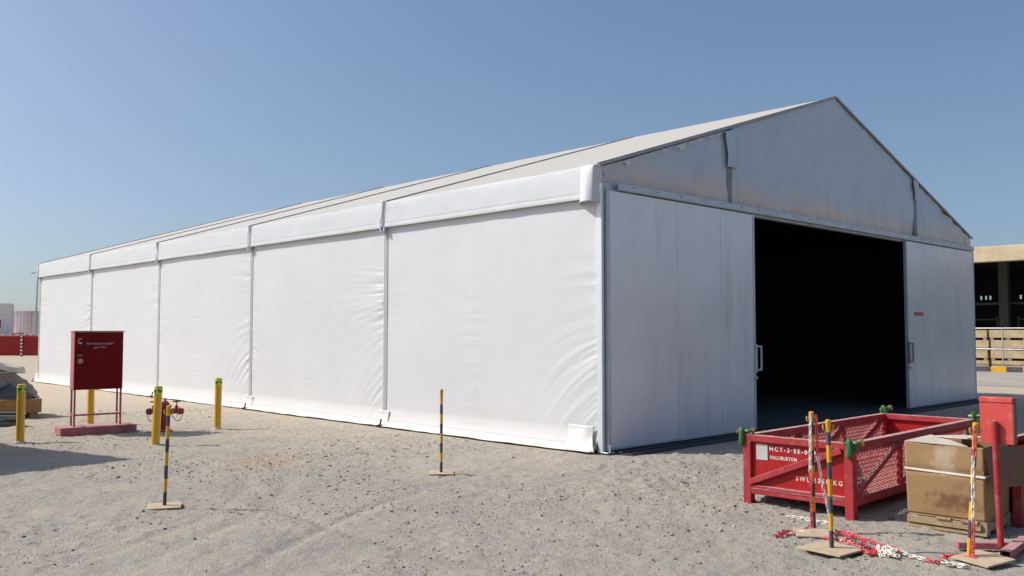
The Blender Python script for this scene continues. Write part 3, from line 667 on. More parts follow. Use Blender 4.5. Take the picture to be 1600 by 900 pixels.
# ------------------------------------------------------------------ plastic chains
def chain(name, pts, label, pitch=.036):
    """pts: (x, y, z, colour) control points; links turned alternately"""
    P = [Vector(p[:3]) for p in pts]; col = [p[3] for p in pts]
    seg = [(P[i + 1] - P[i]).length for i in range(len(P) - 1)]; tot = sum(seg)
    mb = MB(); n = int(tot / pitch); k = 0; acc = 0
    for i in range(n):
        s_ = (i + .5) * pitch
        while k < len(seg) - 1 and s_ > acc + seg[k]: acc += seg[k]; k += 1
        t = min(1, (s_ - acc) / max(seg[k], 1e-6)); c = P[k].lerp(P[k + 1], t); d = (P[k + 1] - P[k]).normalized()
        up = Vector((0, 0, 1)) if abs(d.z) < .8 else Vector((0, 1, 0)); sd_ = d.cross(up).normalized(); u2 = sd_.cross(d)
        roll = (R(90) if i % 2 else 0) + random.uniform(-.35, .35) + (R(40) if abs(d.z) < .8 else R(20))
        w = sd_ * math.cos(roll) + u2 * math.sin(roll)
        yaw = random.uniform(-.25, .25) if abs(d.z) < .8 else 0
        d = (d + w * yaw).normalized(); w = (w - d * w.dot(d)).normalized()
        L2, w2, wr = .0155, .0105, .0048; lp = []
        for a_ in np.linspace(0, 2 * math.pi, 13)[:-1]:
            ca_, sa_ = math.cos(a_), math.sin(a_); lp.append(c + d * (w2 * ca_ + (L2 if ca_ > 0 else -L2) * (abs(ca_) > .01) * 1.0) + w * (w2 * sa_))
        mb.tube(lp, wr, 5, mi=col[k], closed=True)
    o = mb.build(name, ['chain_red', 'chain_white'], smooth=60, fix=False); tag(o, label, 'chain', 'red and white plastic chains')
    return o
def gz(x, y): return float(ground_z(np.array([x]), np.array([y]))[0])
def gpt(x, y, c, dz=0): return (x, y, max(gz(x, y), -.02) + .014 + dz, c)
def tangle(cx, cy, rx, ry, n, c, h=.03):
    out = []; a_ = random.random() * 6
    for i in range(n):
        a_ += random.uniform(.9, 2.0); rr = random.uniform(.25, 1)
        out.append(gpt(cx + rx * rr * math.cos(a_), cy + ry * rr * math.sin(a_), c, random.uniform(0, h)))
    return out
def strand(pts): return pts
RED, WH = 0, 1
A = [(2.141, 7.326), (2.259, 7.455), (2.372, 7.515), (2.46, 7.6), (2.537, 7.486), (2.682, 7.517), (2.754, 7.457), (2.793, 7.351), (2.797, 7.226), (2.827, 7.171), (2.836, 7.036), (2.855, 6.932), (2.885, 6.856), (2.891, 6.757), (2.944, 6.685), (2.986, 6.568), (3.037, 6.477)]
Bp = [(2.136, 7.309), (2.197, 7.338), (2.277, 7.384), (2.379, 7.43), (2.449, 7.385), (2.496, 7.253), (2.54, 7.088), (2.612, 7.009), (2.672, 6.906)]
# first chain: left strand of the stanchion, loops out to the left and comes back into the red heap
pts = [(2.507, 7.55, .95, WH), (2.50, 7.545, .7, WH), (2.498, 7.55, .5, WH), (2.502, 7.55, .49, RED), (2.505, 7.555, .2, RED), (2.51, 7.56, .03, RED)]
pts += [gpt(2.41, 7.53, RED), gpt(2.33, 7.47, RED), gpt(2.24, 7.45, RED), gpt(2.16, 7.36, RED), gpt(2.13, 7.3, RED)] + [gpt(x, y, WH if 2 <= i < 5 else RED) for i, (x, y) in enumerate(Bp)] + tangle(2.70, 6.82, .09, .12, 12, RED)
chain('plastic_chain', pts, 'red and white chain on the left of the stanchion pole, ending in a red heap')
pts = [(2.556, 7.555, .95, RED), (2.56, 7.55, .75, RED), (2.562, 7.55, .62, WH), (2.59, 7.54, .4, WH), (2.63, 7.53, .2, WH), (2.66, 7.51, .06, WH)] + [gpt(2.69, 7.5, WH), gpt(2.62, 7.46, WH), gpt(2.5, 7.44, WH), gpt(2.42, 7.4, WH), gpt(2.55, 7.49, WH), gpt(2.68, 7.53, RED)] + [gpt(x, y, RED if i < 8 or i > 9 else WH, .01) for i, (x, y) in enumerate(A[5:])] + [gpt(x, y, WH, .005) for x, y in ((3.082, 6.5), (3.106, 6.477), (3.119, 6.433), (3.07, 6.42), (3.14, 6.4), (3.16, 6.35), (3.2, 6.37), (3.12, 6.44))]
chain('plastic_chain', pts, 'longest chain, slack on the right of the pole then trailing over gravel to the carton')
chain('plastic_chain', tangle(2.80, 6.74, .085, .15, 22, WH, .035), 'heap of loose white chain lying beside the big square plate')
chain('plastic_chain', [gpt(x, y, WH) for x, y in ((2.46, 8.09), (2.555, 8.0), (2.64, 7.912), (2.70, 7.88), (2.77, 7.79))], 'short straight piece of white chain on the gravel under the basket edge')
chain('plastic_chain', [gpt(x, y, RED if i % 5 else WH, .004) for i, (x, y) in enumerate([(2.36, 7.46), (2.47, 7.42), (2.6, 7.38), (2.7, 7.42), (2.76, 7.3), (2.66, 7.22), (2.6, 7.15), (2.68, 7.05), (2.76, 7.08), (2.74, 6.98)])], 'short loop of red chain lying between the two stanchion plates')
pts = [(3.37, 6.55, .96, RED), (3.365, 6.545, .78, RED), (3.352, 6.545, .74, WH), (3.345, 6.55, .5, WH), (3.34, 6.55, .3, WH), (3.342, 6.55, .28, RED), (3.335, 6.55, .05, RED)] + [gpt(3.32, 6.53, RED, .02), gpt(3.29, 6.60, RED, .015), gpt(3.255, 6.66, RED), gpt(3.2, 6.7, RED), gpt(3.16, 6.64, RED), gpt(3.14, 6.57, RED), gpt(3.18, 6.61, RED)]
chain('plastic_chain', pts, 'red and white chain hanging down the leaning stanchion before the carton')

# ------------------------------------------------------------------ red steel basket
BK = empty('cargo_basket', (2.25, 8.76, 0), R(-45), 'long open red steel cargo basket with mesh sides and stencilled white lettering', 'basket')
# local: x = 0..1.08 along the short front, y = 0..3.3 away
bw, bl, bh = 1.09, 3.25, .665
fr = MB(); pw = .075
for x in (0, bw - pw):
    fr.bb(x, x + pw, 0, bl, bh - .065, bh); fr.bb(x + .004, x + pw - .004, .01, bl - .01, .1, .18)
for y in (0, bl - pw):
    fr.bb(pw, bw - pw, y, y + pw - .002, bh - .065, bh - .0015); fr.bb(pw, bw - pw, y + .002, y + pw - .004, .1, .185)
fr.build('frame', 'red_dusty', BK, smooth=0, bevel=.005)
for x in (0, bw - pw):
    for y in (0, bl - pw):
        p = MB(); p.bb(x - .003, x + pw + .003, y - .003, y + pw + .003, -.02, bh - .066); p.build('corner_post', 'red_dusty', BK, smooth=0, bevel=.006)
fp = MB(); fp.bb(pw + .003, bw - pw - .003, .032, .04, .185, bh - .065); fp = fp.build('end_panel', 'red', BK, smooth=0)
rp = MB(); rp.bb(pw + .003, bw - pw - .003, bl - .04, bl - .032, .185, bh - .065); rp.build('end_panel', 'red', BK, smooth=0)
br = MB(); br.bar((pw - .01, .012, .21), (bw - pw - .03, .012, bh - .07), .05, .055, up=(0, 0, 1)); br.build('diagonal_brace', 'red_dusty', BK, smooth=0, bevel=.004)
# stretched mesh sides
def mesh_side(x, name='mesh_panel'):
    m = MB(); y0, y1, z0, z1 = pw, bl - pw, .18, bh - .065
    ny, nz = 46, 11; dy = (y1 - y0) / ny; dz = (z1 - z0) / nz
    for j in range(nz):
        zc = z0 + (j + .5) * dz
        for i in range(ny):
            for s_ in (0, 1):
                a0 = y0 + (i + .5 * s_) * dy; up = (i + s_) % 2
                za = zc - .38 * dz if (s_ == 0) ^ (j % 2 == 0) else zc + .38 * dz; zb = zc + .38 * dz if (s_ == 0) ^ (j % 2 == 0) else zc - .38 * dz
                # strands lean through the sheet, as expanded metal does
                m.bar((x - .006, a0, za), (x + .006, a0 + .5 * dy, zb), .014, .005, up=(.3, 0, .95))
        # joints between rows
        for i in range(ny + 1):
            yj = y0 + (i + (0 if j % 2 else .5)) * dy
            if yj < y1: m.bar((x, yj - .008, zc + .5 * dz), (x, yj + .008, zc + .5 * dz), .01, .26 * dz, up=(0, 0, 1))
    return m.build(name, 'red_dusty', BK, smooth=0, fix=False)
mesh_side(bw - .035); mesh_side(.035)
for x in (bw - .02, .02):
    for (ya, yb) in ((.1, 1.05), (1.1, 2.1), (2.15, 3.12)):
        d = MB(); d.bar((x, ya, .2), (x, yb, bh - .09), .04, .05, up=(0, 0, 1)); d.build('side_brace', 'red_dusty', BK, smooth=0, bevel=.003)
    for yv in (1.08, 2.12):
        d = MB(); d.bb(x - .022, x + .022, yv - .025, yv + .025, .18, bh - .065); d.build('side_post', 'red_dusty', BK, smooth=0)
fl = MB(); fl.bb(pw, bw - pw, pw, bl - pw, .14, .15); fl.build('floor_plate', 'red_dusty', BK, smooth=0)
for y in (.8, 1.6, 2.4):
    f2 = MB(); f2.bb(.08, bw - .08, y, y + .12, .08, .139); f2.build('skid', 'red', BK, smooth=0)
sc = MB(); sc.bb(.08, bw - .09, -.0035, -.0005, .148, .158); sc.bb(.25, bw - .09, -.0035, -.0005, .168, .174); sc.build('scrape', 'plinth', BK, smooth=0)
tp = MB(); tp.bb(.125, .245, .026, .0315, .43, .58); tp.build('data_plate', 'plate', BK, smooth=0, bevel=.001)
text('lettering', 'HCT-3·SE-009', .058, 'stencil', fp, (.262, .0305, .525), (R(90), 0, 0), .0008, 1.42, .0012, sx=.98)
text('lettering', 'HALLIBURTON', .046, 'stencil', fp, (.268, .0305, .448), (R(90), 0, 0), .0008, 1.16, .0008, sx=.8)
text('lettering', 'SWL 2350 KG', .058, 'stencil_y', fp, (.53, .0305, .275), (R(90), 0, 0), .0008, 1.5, .0012, sx=.92)
# green shackles on the four corners
def shackle(parent, x, y, z, rz):
    s_ = empty('shackle', (x, y, z), rz); s_.parent = parent
    bmx = MB(); pts = []
    for t in np.linspace(0, 2 * math.pi, 21)[:-1]:
        pts.append((0.0, .026 * math.cos(t), -.015 + .075 * math.sin(t)))
    bmx.tube(pts, .022, 8, closed=True); bmx.build('bow', 'green', s_)
    pn = MB(); pn.tube([(-.05, -.0, .03), (.12, .0, .045)], .016, 8); pn.tube([(.1, 0, .043), (.125, 0, .045)], .034, 6)
    pn.build('pin', 'brass', s_)
    b2 = MB(); b2.tube([(.07 + .034 * math.cos(t), .034 * math.sin(t), .04) for t in np.linspace(0, 6.28, 13)[:-1]], .014, 6, closed=True); b2.tube([(.05, 0, .04), (.07, .0, -.05)], .016, 8); b2.build('padeye', 'green', s_)
    return s_
shackle(BK, -.02, .0, bh - .01, R(35)); shackle(BK, bw - .02, -.03, bh - .03, R(35)); shackle(BK, .04, bl - .04, bh + .02, R(70)); shackle(BK, bw - .02, bl - .04, bh, R(0))

# second, solid red bin to the right behind the carton
B2 = empty('steel_bin', (4.09, 8.04, 0), R(-45), 'solid sided dark red steel bin in shade behind the cardboard carton', 'bin')
m = MB(); w2, l2, h2 = .38, 1.8, .62
m.bb(0, w2, 0, .01, .08, h2 - .05); m.bb(0, .01, .01, l2, .08, h2 - .05); m.bb(w2 - .01, w2, .01, l2, .08, h2 - .05); m.bb(.01, w2 - .01, l2 - .01, l2, .08, h2 - .05); m.bb(.01, w2 - .01, .01, l2 - .01, .1, .11); m.build('shell', 'cabinet_red', B2, smooth=0)
m = MB(); m.bb(-.03, w2 + .03, -.03, .03, h2 - .05, h2); m.bb(-.03, w2 + .03, l2 - .03, l2 + .03, h2 - .05, h2); m.bb(-.03, .03, .03, l2 - .03, h2 - .05, h2 - .001); m.bb(w2 - .03, w2 + .03, .03, l2 - .03, h2 - .05, h2 - .001); m.build('rim', 'red_dusty', B2, smooth=0, bevel=.004)
for x in (0, w2):
    for y in (.0, l2):
        m = MB(); m.bb(x - .035, x + .035, y - .035, y + .035, -.01, h2 - .051); m.build('leg', 'red_dusty', B2, smooth=0)

# ------------------------------------------------------------------ carton on pallet
PX, PY, PA = 3.42, 7.80, R(-45)
pal = empty('wooden_pallet', (PX, PY, 0), PA, 'small weathered wooden pallet under the cardboard carton', 'pallet')
pwid, pdep = .63, .62
for i in range(7):
    m = MB(); y = i * .0895; m.bb(random.uniform(-.01, .01), pwid + random.uniform(-.012, .012), y, y + .072, .092, .108); m.build('deck_board', 'wood', pal, smooth=0, bevel=.003)
for i, x in enumerate((0, .28, .545)):
    m = MB(); m.bb(x, x + .085, 0, pdep - .02, .02, .091); m.build('bearer', 'wood', pal, smooth=0, bevel=.003)
for y in (-.012, .27, .535):
    m = MB(); m.bb(0, pwid, y, y + .085, -.01, .0195); m.build('bottom_board', 'wood', pal, smooth=0, bevel=.003)
m = MB(); m.bb(.0, .59, -.026, -.002, .03, .088); m.build('side_board', 'wood', pal, smooth=0, bevel=.004)
m = MB(); m.bb(.24, .36, -.04, -.004, .088, .105); m.build('splinter', 'wood', pal, smooth=0, bevel=.003); m = MB(); m.bb(.44, .57, -.04, -.004, .086, .108); m.build('splinter', 'wood', pal, smooth=0, bevel=.003)

def cardboard():
    m = mat('cardboard', (.31, .188, .088), .85, var=.1, vs=4)
    nt = m.node_tree; N = nt.nodes; L = nt.links; b = N['Principled BSDF']; src = b.inputs['Base Color'].links[0].from_socket
    tc = N.new('ShaderNodeTexCoord')
    def layer(src, center, scale, colr, thr, amt, ns):
        va = N.new('ShaderNodeVectorMath'); va.operation = 'SUBTRACT'; L.new(tc.outputs['Object'], va.inputs[0]); va.inputs[1].default_value = center
        vm = N.new('ShaderNodeVectorMath'); vm.operation = 'MULTIPLY'; L.new(va.outputs[0], vm.inputs[0]); vm.inputs[1].default_value = scale
        ln = N.new('ShaderNodeVectorMath'); ln.operation = 'LENGTH'; L.new(vm.outputs[0], ln.inputs[0])
        n = N.new('ShaderNodeTexNoise'); n.inputs['Scale'].default_value = ns; n.inputs['Detail'].default_value = 9; n.inputs['Roughness'].default_value = .72; L.new(tc.outputs['Object'], n.inputs['Vector'])
        s_ = N.new('ShaderNodeMath'); s_.operation = 'MULTIPLY_ADD'; L.new(n.outputs[0], s_.inputs[0]); s_.inputs[1].default_value = 2.4; L.new(ln.outputs['Value'], s_.inputs[2])
        r = N.new('ShaderNodeMapRange'); r.inputs[1].default_value = thr + .25; r.inputs[2].default_value = thr - .15; r.inputs[3].default_value = 0; r.inputs[4].default_value = amt; L.new(s_.outputs[0], r.inputs[0])
        x = N.new('ShaderNodeMix'); x.data_type = 'RGBA'; L.new(r.outputs[0], x.inputs[0]); L.new(src, x.inputs[6]); x.inputs[7].default_value = (*colr, 1); return x.outputs[2]
    c = layer(src, (.36, 0, .24), (2.6, 1, 7), (.15, .07, .03), 1.6, .85, 11)
    c = layer(c, (.3, 0, .62), (6, 2, 3.2), (.5, .43, .34), 1.6, .55, 9)
    c = layer(c, (.33, 0, .09), (1.6, 1, 14), (.22, .13, .07), 1.5, .6, 8)
    L.new(c, b.inputs['Base Color']); return m
M['card'] = cardboard()
M['card_top'] = mat('dusty_cardboard', (.5, .43, .35), .9, var=.12, vs=7, dirt=(.62, .57, .5), damt=.5, ds=5)
cart = empty('cardboard_carton', (PX, PY, 0), PA, 'large stained brown cardboard carton with white strap on a pallet', 'carton')
cw_, cd_, z0, z1 = .62, .6, .109, .71
def side(n1, n2, fn):
    U, V = np.meshgrid(np.linspace(0, 1, n1), np.linspace(0, 1, n2), indexing='ij'); return fn(U, V)
def bulge(U, V, s_): return (.014 * np.sin(np.pi * U) + .008 * fbm(U * 5, V * 4, 3, s_)) * np.sin(np.pi * np.clip(V * 1.05, 0, 1)) - .012 * np.exp(-((V - .62) / .045) ** 2)
m = MB()
lean = .014
m.grid(side(40, 40, lambda U, V: np.stack([-.012 * V + U * (cw_ + .012 * V), -bulge(U, V, 1) - lean * V, z0 + (z1 - z0) * V - .012 * np.sin(np.pi * U) * (V > .98)], -1)))
m.grid(side(30, 40, lambda U, V: np.stack([cw_ + bulge(U, V, 2) + 0 * U, -lean * V * (1 - U) + U * cd_, z0 + (z1 - z0) * V], -1)))
m.grid(side(30, 40, lambda U, V: np.stack([-.012 * V - bulge(U, V, 3), -lean * V * (1 - U) + U * cd_, z0 + (z1 - z0) * V], -1)))
m.grid(side(30, 40, lambda U, V: np.stack([U * cw_, cd_ + bulge(U, V, 4), z0 + (z1 - z0) * V], -1)))
m.build('body', M['card'], cart, smooth=50, solid=.006, fix=False)
m = MB(); m.bb(.01, cw_ - .01, .01, cd_ - .01, .3, .31); m.build('contents', 'card_in', cart, smooth=0)
f_ = MB(); f_.poly([(-.01, -.012, z1 + .002), (.5, -.012, z1 - .004), (.33, .3, z1 - .02), (.16, .45, z1 - .0), (.0, .56, z1 + .008)], .006, (0, 0, 1)); f_.build('flap', 'card_top', cart, smooth=0)
f_ = MB(); f_.poly([(.05, .42, z1 + .012), (.42, .22, z1 + .035), (.6, .38, z1 + .045), (.25, .6, z1 + .02)], .008, (0, 0, 1)); f_.build('flap', 'card_top', cart, smooth=0)
# wide flap folded out to the right, in its own shade
inv = Matrix.Rotation(-PA, 3, 'Z')
def cl(x, y, z): v = inv @ Vector((x - PX, y - PY, 0)); return (v.x, v.y, z)
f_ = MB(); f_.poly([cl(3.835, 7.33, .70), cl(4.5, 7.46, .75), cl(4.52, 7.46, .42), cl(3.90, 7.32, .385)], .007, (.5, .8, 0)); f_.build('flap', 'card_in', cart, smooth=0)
st = MB(); zs = z0 + (z1 - z0) * .62
ring = [(-.012, -.02, zs + .004), (cw_ + .008, -.02, zs - .012), (cw_ + .012, cd_, zs), (-.02, cd_ + .01, zs)]
for i in range(4):
    a_, b_ = ring[i], ring[(i + 1) % 4]; st.bar(a_, b_, .004, .017)
st.build('strap', 'strap', cart, smooth=0)

# ------------------------------------------------------------------ red sign stand
SS = empty('sign_stand', (3.705, 6.86, 0), 0, 'red steel post on a channel foot carrying a scuffed red box plate', 'stand')
pst = MB(); top = Vector((-.025, 0, .975)); pst.tube([(0, 0, .03), tuple(top)], .024, 16); pst.tube([tuple(top - Vector((0, 0, .004))), tuple(top + Vector((0, 0, .006)))], [.024, .016], 16); pst.build('post', 'red_dusty', SS)
n_ = Vector((-.72, -.69, 0)).normalized(); dv = Vector((.69, -.72, 0)).normalized()
cx_ = Vector((-.02, .0, 0)) - n_ * .028
pb = MB(); w_, t_ = .235, .075; z_a, z_b = .80, 1.155
pts_ = [cx_ - dv * (w_ * .5 - .0), cx_ + dv * w_ * .5, cx_ + dv * w_ * .5 - n_ * t_, cx_ - dv * w_ * .5 - n_ * t_]
pb.poly([(p.x, p.y, z_a) for p in pts_], z_b - z_a, (0, 0, 1)); bx_ = pb.build('box_plate', 'red_bright', SS, smooth=0, bevel=.004)
ed = MB(); q0 = cx_ - dv * w_ * .5 + n_ * .004; q1 = cx_ + dv * w_ * .5 + n_ * .004
ed.bar((q0.x, q0.y, z_b - .02), (q1.x, q1.y, z_b - .02), .006, .034); ed.build('top_lip', 'red_bright', bx_, smooth=0, bevel=.002)
e2 = MB(); q2 = cx_ + dv * (w_ * .5 + .003) - n_ * .0375; e2.box((q2.x, q2.y, (z_a + z_b) / 2), (.005, .07, z_b - z_a - .01), math.atan2(dv.y, dv.x)); e2.build('side_edge', 'card_in', bx_, smooth=0)
ft = MB(); ft.bar((-.30, .07, .03), (.42, -.01, .03), .07, .05); ft.build('foot_channel', 'plinth', SS, smooth=0, bevel=.006)
ft = MB()
pA, pB = Vector((.28, .16, .045)), Vector((-.13, -.30, .045)); d_ = (pB - pA).normalized(); sd_ = d_.cross(Vector((0, 0, 1)))
for o_, (a1, b1) in (((0, .024), (.075, .006)), ((0, -.024), (.075, .006)), ((.035, 0), (.006, .042)), ((-.035, 0), (.006, .042))):
    off = sd_ * o_[0] + Vector((0, 0, o_[1])); ft.bar(pA + off, pB + off, a1, b1)
ft.build('foot_channel', 'plinth', SS, smooth=0)

# ------------------------------------------------------------------ left: crate with folded canvas, scrap boards
ca_ = R(25)
cr = empty('wooden_crate', (-9.12, 17.42, 0), R(212), 'low brown wooden crate on a pallet carrying folded canvas', 'crate')
m = MB(); m.bb(0, 1.7, -1.15, 0, .11, .37); m.build('box', 'wood_orange', cr, smooth=0, bevel=.008)
m = MB()
for x in (.06, .75, 1.45): m.bb(x, x + .14, -1.12, -.03, -.01, .109)
m.bb(0, 1.68, -.09, -.0, -.012, .02); m.build('pallet_base', 'wood', cr, smooth=0)
# canvas bundle
th = np.linspace(0, 2 * np.pi, 150); zz = np.linspace(0, 1, 40); TH, Zc = np.meshgrid(th, zz, indexing='ij')
prof = np.interp(Zc, [0, .15, .3, .55, .66, .72, .8, .9, 1], [.78, .66, .55, .42, .36, .42, .5, .47, .0])
hz = np.interp(Zc, [0, .15, .3, .55, .66, .72, .8, .9, 1], [.0, .07, .22, .42, .52, .55, .57, .69, .74])
pl_ = 1 + .13 * (1 - 2 * np.abs(np.sin(TH * 9 + Zc * 2.5))) * np.clip((.75 - Zc) * 3, 0, 1) * np.clip(Zc * 5, .2, 1) + .12 * fbm(TH * 1.3, Zc * 3, 3, 44) * (1 - Zc)
wob = 1 + .16 * np.cos(4 * TH + .6) * np.clip(Zc * 2, 0, 1) + .1 * fbm(TH * 1.1, Zc * 2, 2, 12)
P3 = np.stack([np.cos(TH) * prof * pl_ * wob * 1.15, np.sin(TH) * prof * pl_ * wob * .8, hz + 0 * TH + .08 * fbm(np.cos(TH) * 2, np.sin(TH) * 2, 2, 46) * Zc - .1 * np.cos(TH) * prof / .5 * np.clip(Zc * 2 - .8, 0, 1)], -1)
cv = empty('canvas_bundle', (-10.3, 17.6, .37), R(35), 'pleated grey canvas bundle with a pale top piled on the crate', 'canvas')
MB().grid(P3[:, :30]).build('folds', 'tarp', cv, smooth=60, fix=False)
MB().grid(P3[:, 29:]).build('top_sheet', 'tarp_pale', cv, smooth=60, fix=False)
tie = MB(); tie.tube([(math.cos(t) * .5 * (1 + .1 * math.cos(4 * t)), math.sin(t) * .35 * (1 + .1 * math.cos(4 * t)), .5) for t in np.linspace(0, 2 * math.pi, 40)[:-1]], .008, 5, closed=True); tie.build('cord', 'strap', cv)
TH, Zc = np.meshgrid(np.linspace(0, 2 * np.pi, 60), np.linspace(0, 1, 14), indexing='ij')
rr = np.interp(Zc, [0, .3, .7, 1], [.5, .42, .22, 0]); P3 = np.stack([np.cos(TH) * rr * 1.0 * (1 + .3 * fbm(TH, Zc * 2, 3, 9)), np.sin(TH) * rr * .6, .0 + .27 * Zc + .03 * fbm(np.cos(TH) * 3, Zc * 4, 2, 3)], -1)
o = MB().grid(P3).build('canvas_heap', 'tarp_dark', smooth=60, fix=False, loc=(-9.78, 17.45, .37)); tag(o, 'small dark crumpled sheet on the near corner of the crate', 'canvas')
for i, (x, y, rz, lab) in enumerate(((-9.02, 15.75, .3, 'lowest dark scrap board on the ground by the first bollard'), (-9.05, 15.9, -.25, 'dark scrap board lying across the lower one at the left edge'))):
    m = MB(); m.box((0, 0, 0), (.8, .16, .07)); m.box((.1, .02, .06), (.5, .1, .05), .2)
    o = m.build('scrap_board', 'tarp_dark', loc=(x, y, .04 + .12 * i), rz=rz, bevel=.006, smooth=0); tag(o, lab, 'board', 'scrap boards at the left edge')

# ------------------------------------------------------------------ far left: barrier, embankment, containers, mast
bank = MB(); bank.poly([(-75, 66.5, -.1), (-26, 66.5, -.1), (-25, 68, 1.1), (-24, 95, 1.1), (-80, 95, 1.1), (-76, 68, 1.1)], .1, (0, 0, 1))
bank = MB()
n1 = 60; xx = np.linspace(-85, -22, n1); tt = np.array([64.8, 65.5, 66.2, 67.2, 68.4, 70, 90, 92]); hz_ = np.array([-.1, .25, .6, .95, 1.08, 1.1, 1.1, -.1])
XX, TT = np.meshgrid(xx, np.arange(8), indexing='ij'); YY = tt[TT]; ZZ = hz_[TT] + .18 * fbm(XX * .8, YY * .8, 3, 6) * (hz_[TT] > 0)
ZZ[0] = ZZ[-1] = -.1
bo = bank.grid(np.stack([XX, YY, ZZ], -1)).build('earth_bank', me.materials[0], smooth=60, fix=False); tag(bo, 'low bank of sandy earth behind the red barrier', kind='structure')
def barrier(x0, y0, x1, y1, i, lab):
    d = Vector((x1 - x0, y1 - y0, 0)); L_ = d.length; r = empty('barrier_panel', (x0, y0, 0), math.atan2(d.y, d.x), lab, 'barrier', 'red barrier panels at the far side of the yard')
    U, V = np.meshgrid(np.linspace(0, 1, 30), np.linspace(0, 1, 14), indexing='ij')
    Pm = np.stack([U * L_, .06 * vnoise(U * 5 + V * 3, V * 3, 40 + i) + 0 * U, .06 + 1.42 * V - .05 * np.sin(np.pi * U) * V], -1)
    MB().grid(Pm).build('sheet', 'barrier', r, smooth=60, solid=.02, fix=False)
    t = MB(); n = 11
    for k in range(n): t.bb(k * L_ / n, (k + .5) * L_ / n, -.05, -.03, 1.47, 1.55)
    t.build('top_tape', 'white', r, smooth=0)
    p = MB()
    for k in range(6): p.bb(-.07, .07, -.08, -.05, .12 + k * .24, .12 + k * .24 + .13)
    p.bb(-.05, .05, -.05, .05, 0, 1.52, 1); p.build('post', ['white', 'barrier'], r, smooth=0)
bx = [(-43.4, 62.2), (-38.6, 62.2), (-34.15, 62.0), (-29.5, 61.9), (-24.8, 61.8)]
labs = ['red barrier panel cut by the left edge of the photo', 'red barrier panel left of the white dashed post', 'red barrier panel right of the dashed post, ending behind the tent', 'red barrier panel hidden behind the tent corner']
for i in range(1, 3):
    pass
xs_ = [-37.9, -34.25, -30.6]
barrier(-39.2, 62.1, -34.02, 62.1, 1, 'red barrier panel cut by the left edge, left of the white dashed post')
barrier(-34.0, 62.1, -28.6, 62.1, 2, 'red barrier panel right of the white dashed post, running behind the tent')

def container(x, y, z, rz, L_, D_, H_, m_, label, name='shipping_container', cat='container', ribs=True, window=False, roof_m=None):
    r = empty(name, (x, y, z), rz, label, cat)
    # corrugated skin: trapezoid profile along both long sides and the ends
    sh = MB()
    def skin(p0, p1, nrm):
        d = Vector(p1) - Vector(p0); n = max(1, int(d.length / .28)); dn = d / n; nn = Vector(nrm) * .036; pts = []
        for i in range(n):
            a0 = Vector(p0) + dn * i; pts += [a0, a0 + dn * .3, a0 + dn * .42 - nn, a0 + dn * .78 - nn, a0 + dn * .9]
        pts.append(Vector(p1)); vs_ = []; fs_ = []
        for i, p in enumerate(pts):
            vs_ += [(p.x, p.y, .12), (p.x, p.y, H_ - .1)]
            if i: k_ = 2 * i; fs_.append((k_ - 2, k_, k_ + 1, k_ - 1))
        sh.add(vs_, fs_)
    if ribs:
        skin((.1, .03, 0), (L_ - .1, .03, 0), (0, -1, 0)); skin((L_ - .1, D_ - .03, 0), (.1, D_ - .03, 0), (0, 1, 0)); skin((.03, D_ - .1, 0), (.03, .1, 0), (-1, 0, 0)); skin((L_ - .03, .1, 0), (L_ - .03, D_ - .1, 0), (1, 0, 0))
    else: sh.bb(.04, L_ - .04, .04, D_ - .04, .12, H_ - .1)
    sh.bb(.05, L_ - .05, .05, D_ - .05, .1, .12); sh.build('shell', m_, r, smooth=0, fix=not ribs)
    rf_ = MB(); rf_.bb(.05, L_ - .05, .05, D_ - .05, H_ - .06, H_ - .03); rf_.build('roof', roof_m or m_, r, smooth=0)
    f = MB(); c_ = .14
    for xx_ in (0, L_ - c_):
        for yy_ in (0, D_ - c_): f.bb(xx_, xx_ + c_, yy_, yy_ + c_, 0, H_)
    for yy_ in (.002, D_ - .102): f.bb(c_, L_ - c_, yy_, yy_ + .1, .01, .14); f.bb(c_, L_ - c_, yy_, yy_ + .1, H_ - .13, H_ - .01)
    for xx_ in (.002, L_ - .102): f.bb(xx_, xx_ + .1, c_, D_ - c_, .01, .14); f.bb(xx_, xx_ + .1, c_, D_ - c_, H_ - .13, H_ - .01)
    f.build('frame', m_, r, smooth=0)
    if window:
        w = MB(); w.bb(L_ - 2.3, L_ - .7, -.03, .03, .95, 1.7); wf = w.build('window', 'white', r, smooth=0); g = MB(); g.bb(L_ - 2.22, L_ - .78, -.036, -.031, 1.02, 1.63); g.build('pane', 'glass_dark', wf, smooth=0)
    return r
container(-43.2, 75.5, 1.05, R(0), 6.06, 2.44, 2.45, 'lilac', 'pale lilac corrugated container between the site cabin and the tent')
container(-45.8, 69.2, 1.05, R(27), 6.2, 2.6, 2.95, 'cabin', 'cream site cabin with a dark window at the left edge', name='site_cabin', cat='cabin', ribs=False, window=True)
# material lying on the bank
for i, (x, z_, w_, h_, c_) in enumerate(((-39.2, 1.1, 1.6, .28, 'wood_orange'), (-38.0, 1.1, 1.0, .5, 'wood_orange'), (-37.0, 1.1, 1.5, .34, 'tarp_dark'), (-35.6, 1.1, 1.3, .22, 'tarp_dark'))):
    m = MB()
    for k in range(5):
        a0 = random.uniform(-.3, .3); m.bar((-w_ / 2, random.uniform(-.3, .3), .05 + h_ * k / 5), (w_ / 2 * random.uniform(.6, 1.1), random.uniform(-.3, .3), .05 + h_ * (k + random.uniform(-1, 1)) / 5), .12, .1)
    o = m.build('scrap_pile', c_, loc=(x, 68.8, z_), smooth=0)
    tag(o, ['low heap of orange timber offcuts behind the barrier, at the far left', 'taller orange timber heap on the bank in front of the container', 'dark heap of bars on the bank right of the orange timber', 'low dark scrap heap on the bank next to the tent'][i], 'scrap heap', 'scrap heaps on the bank')
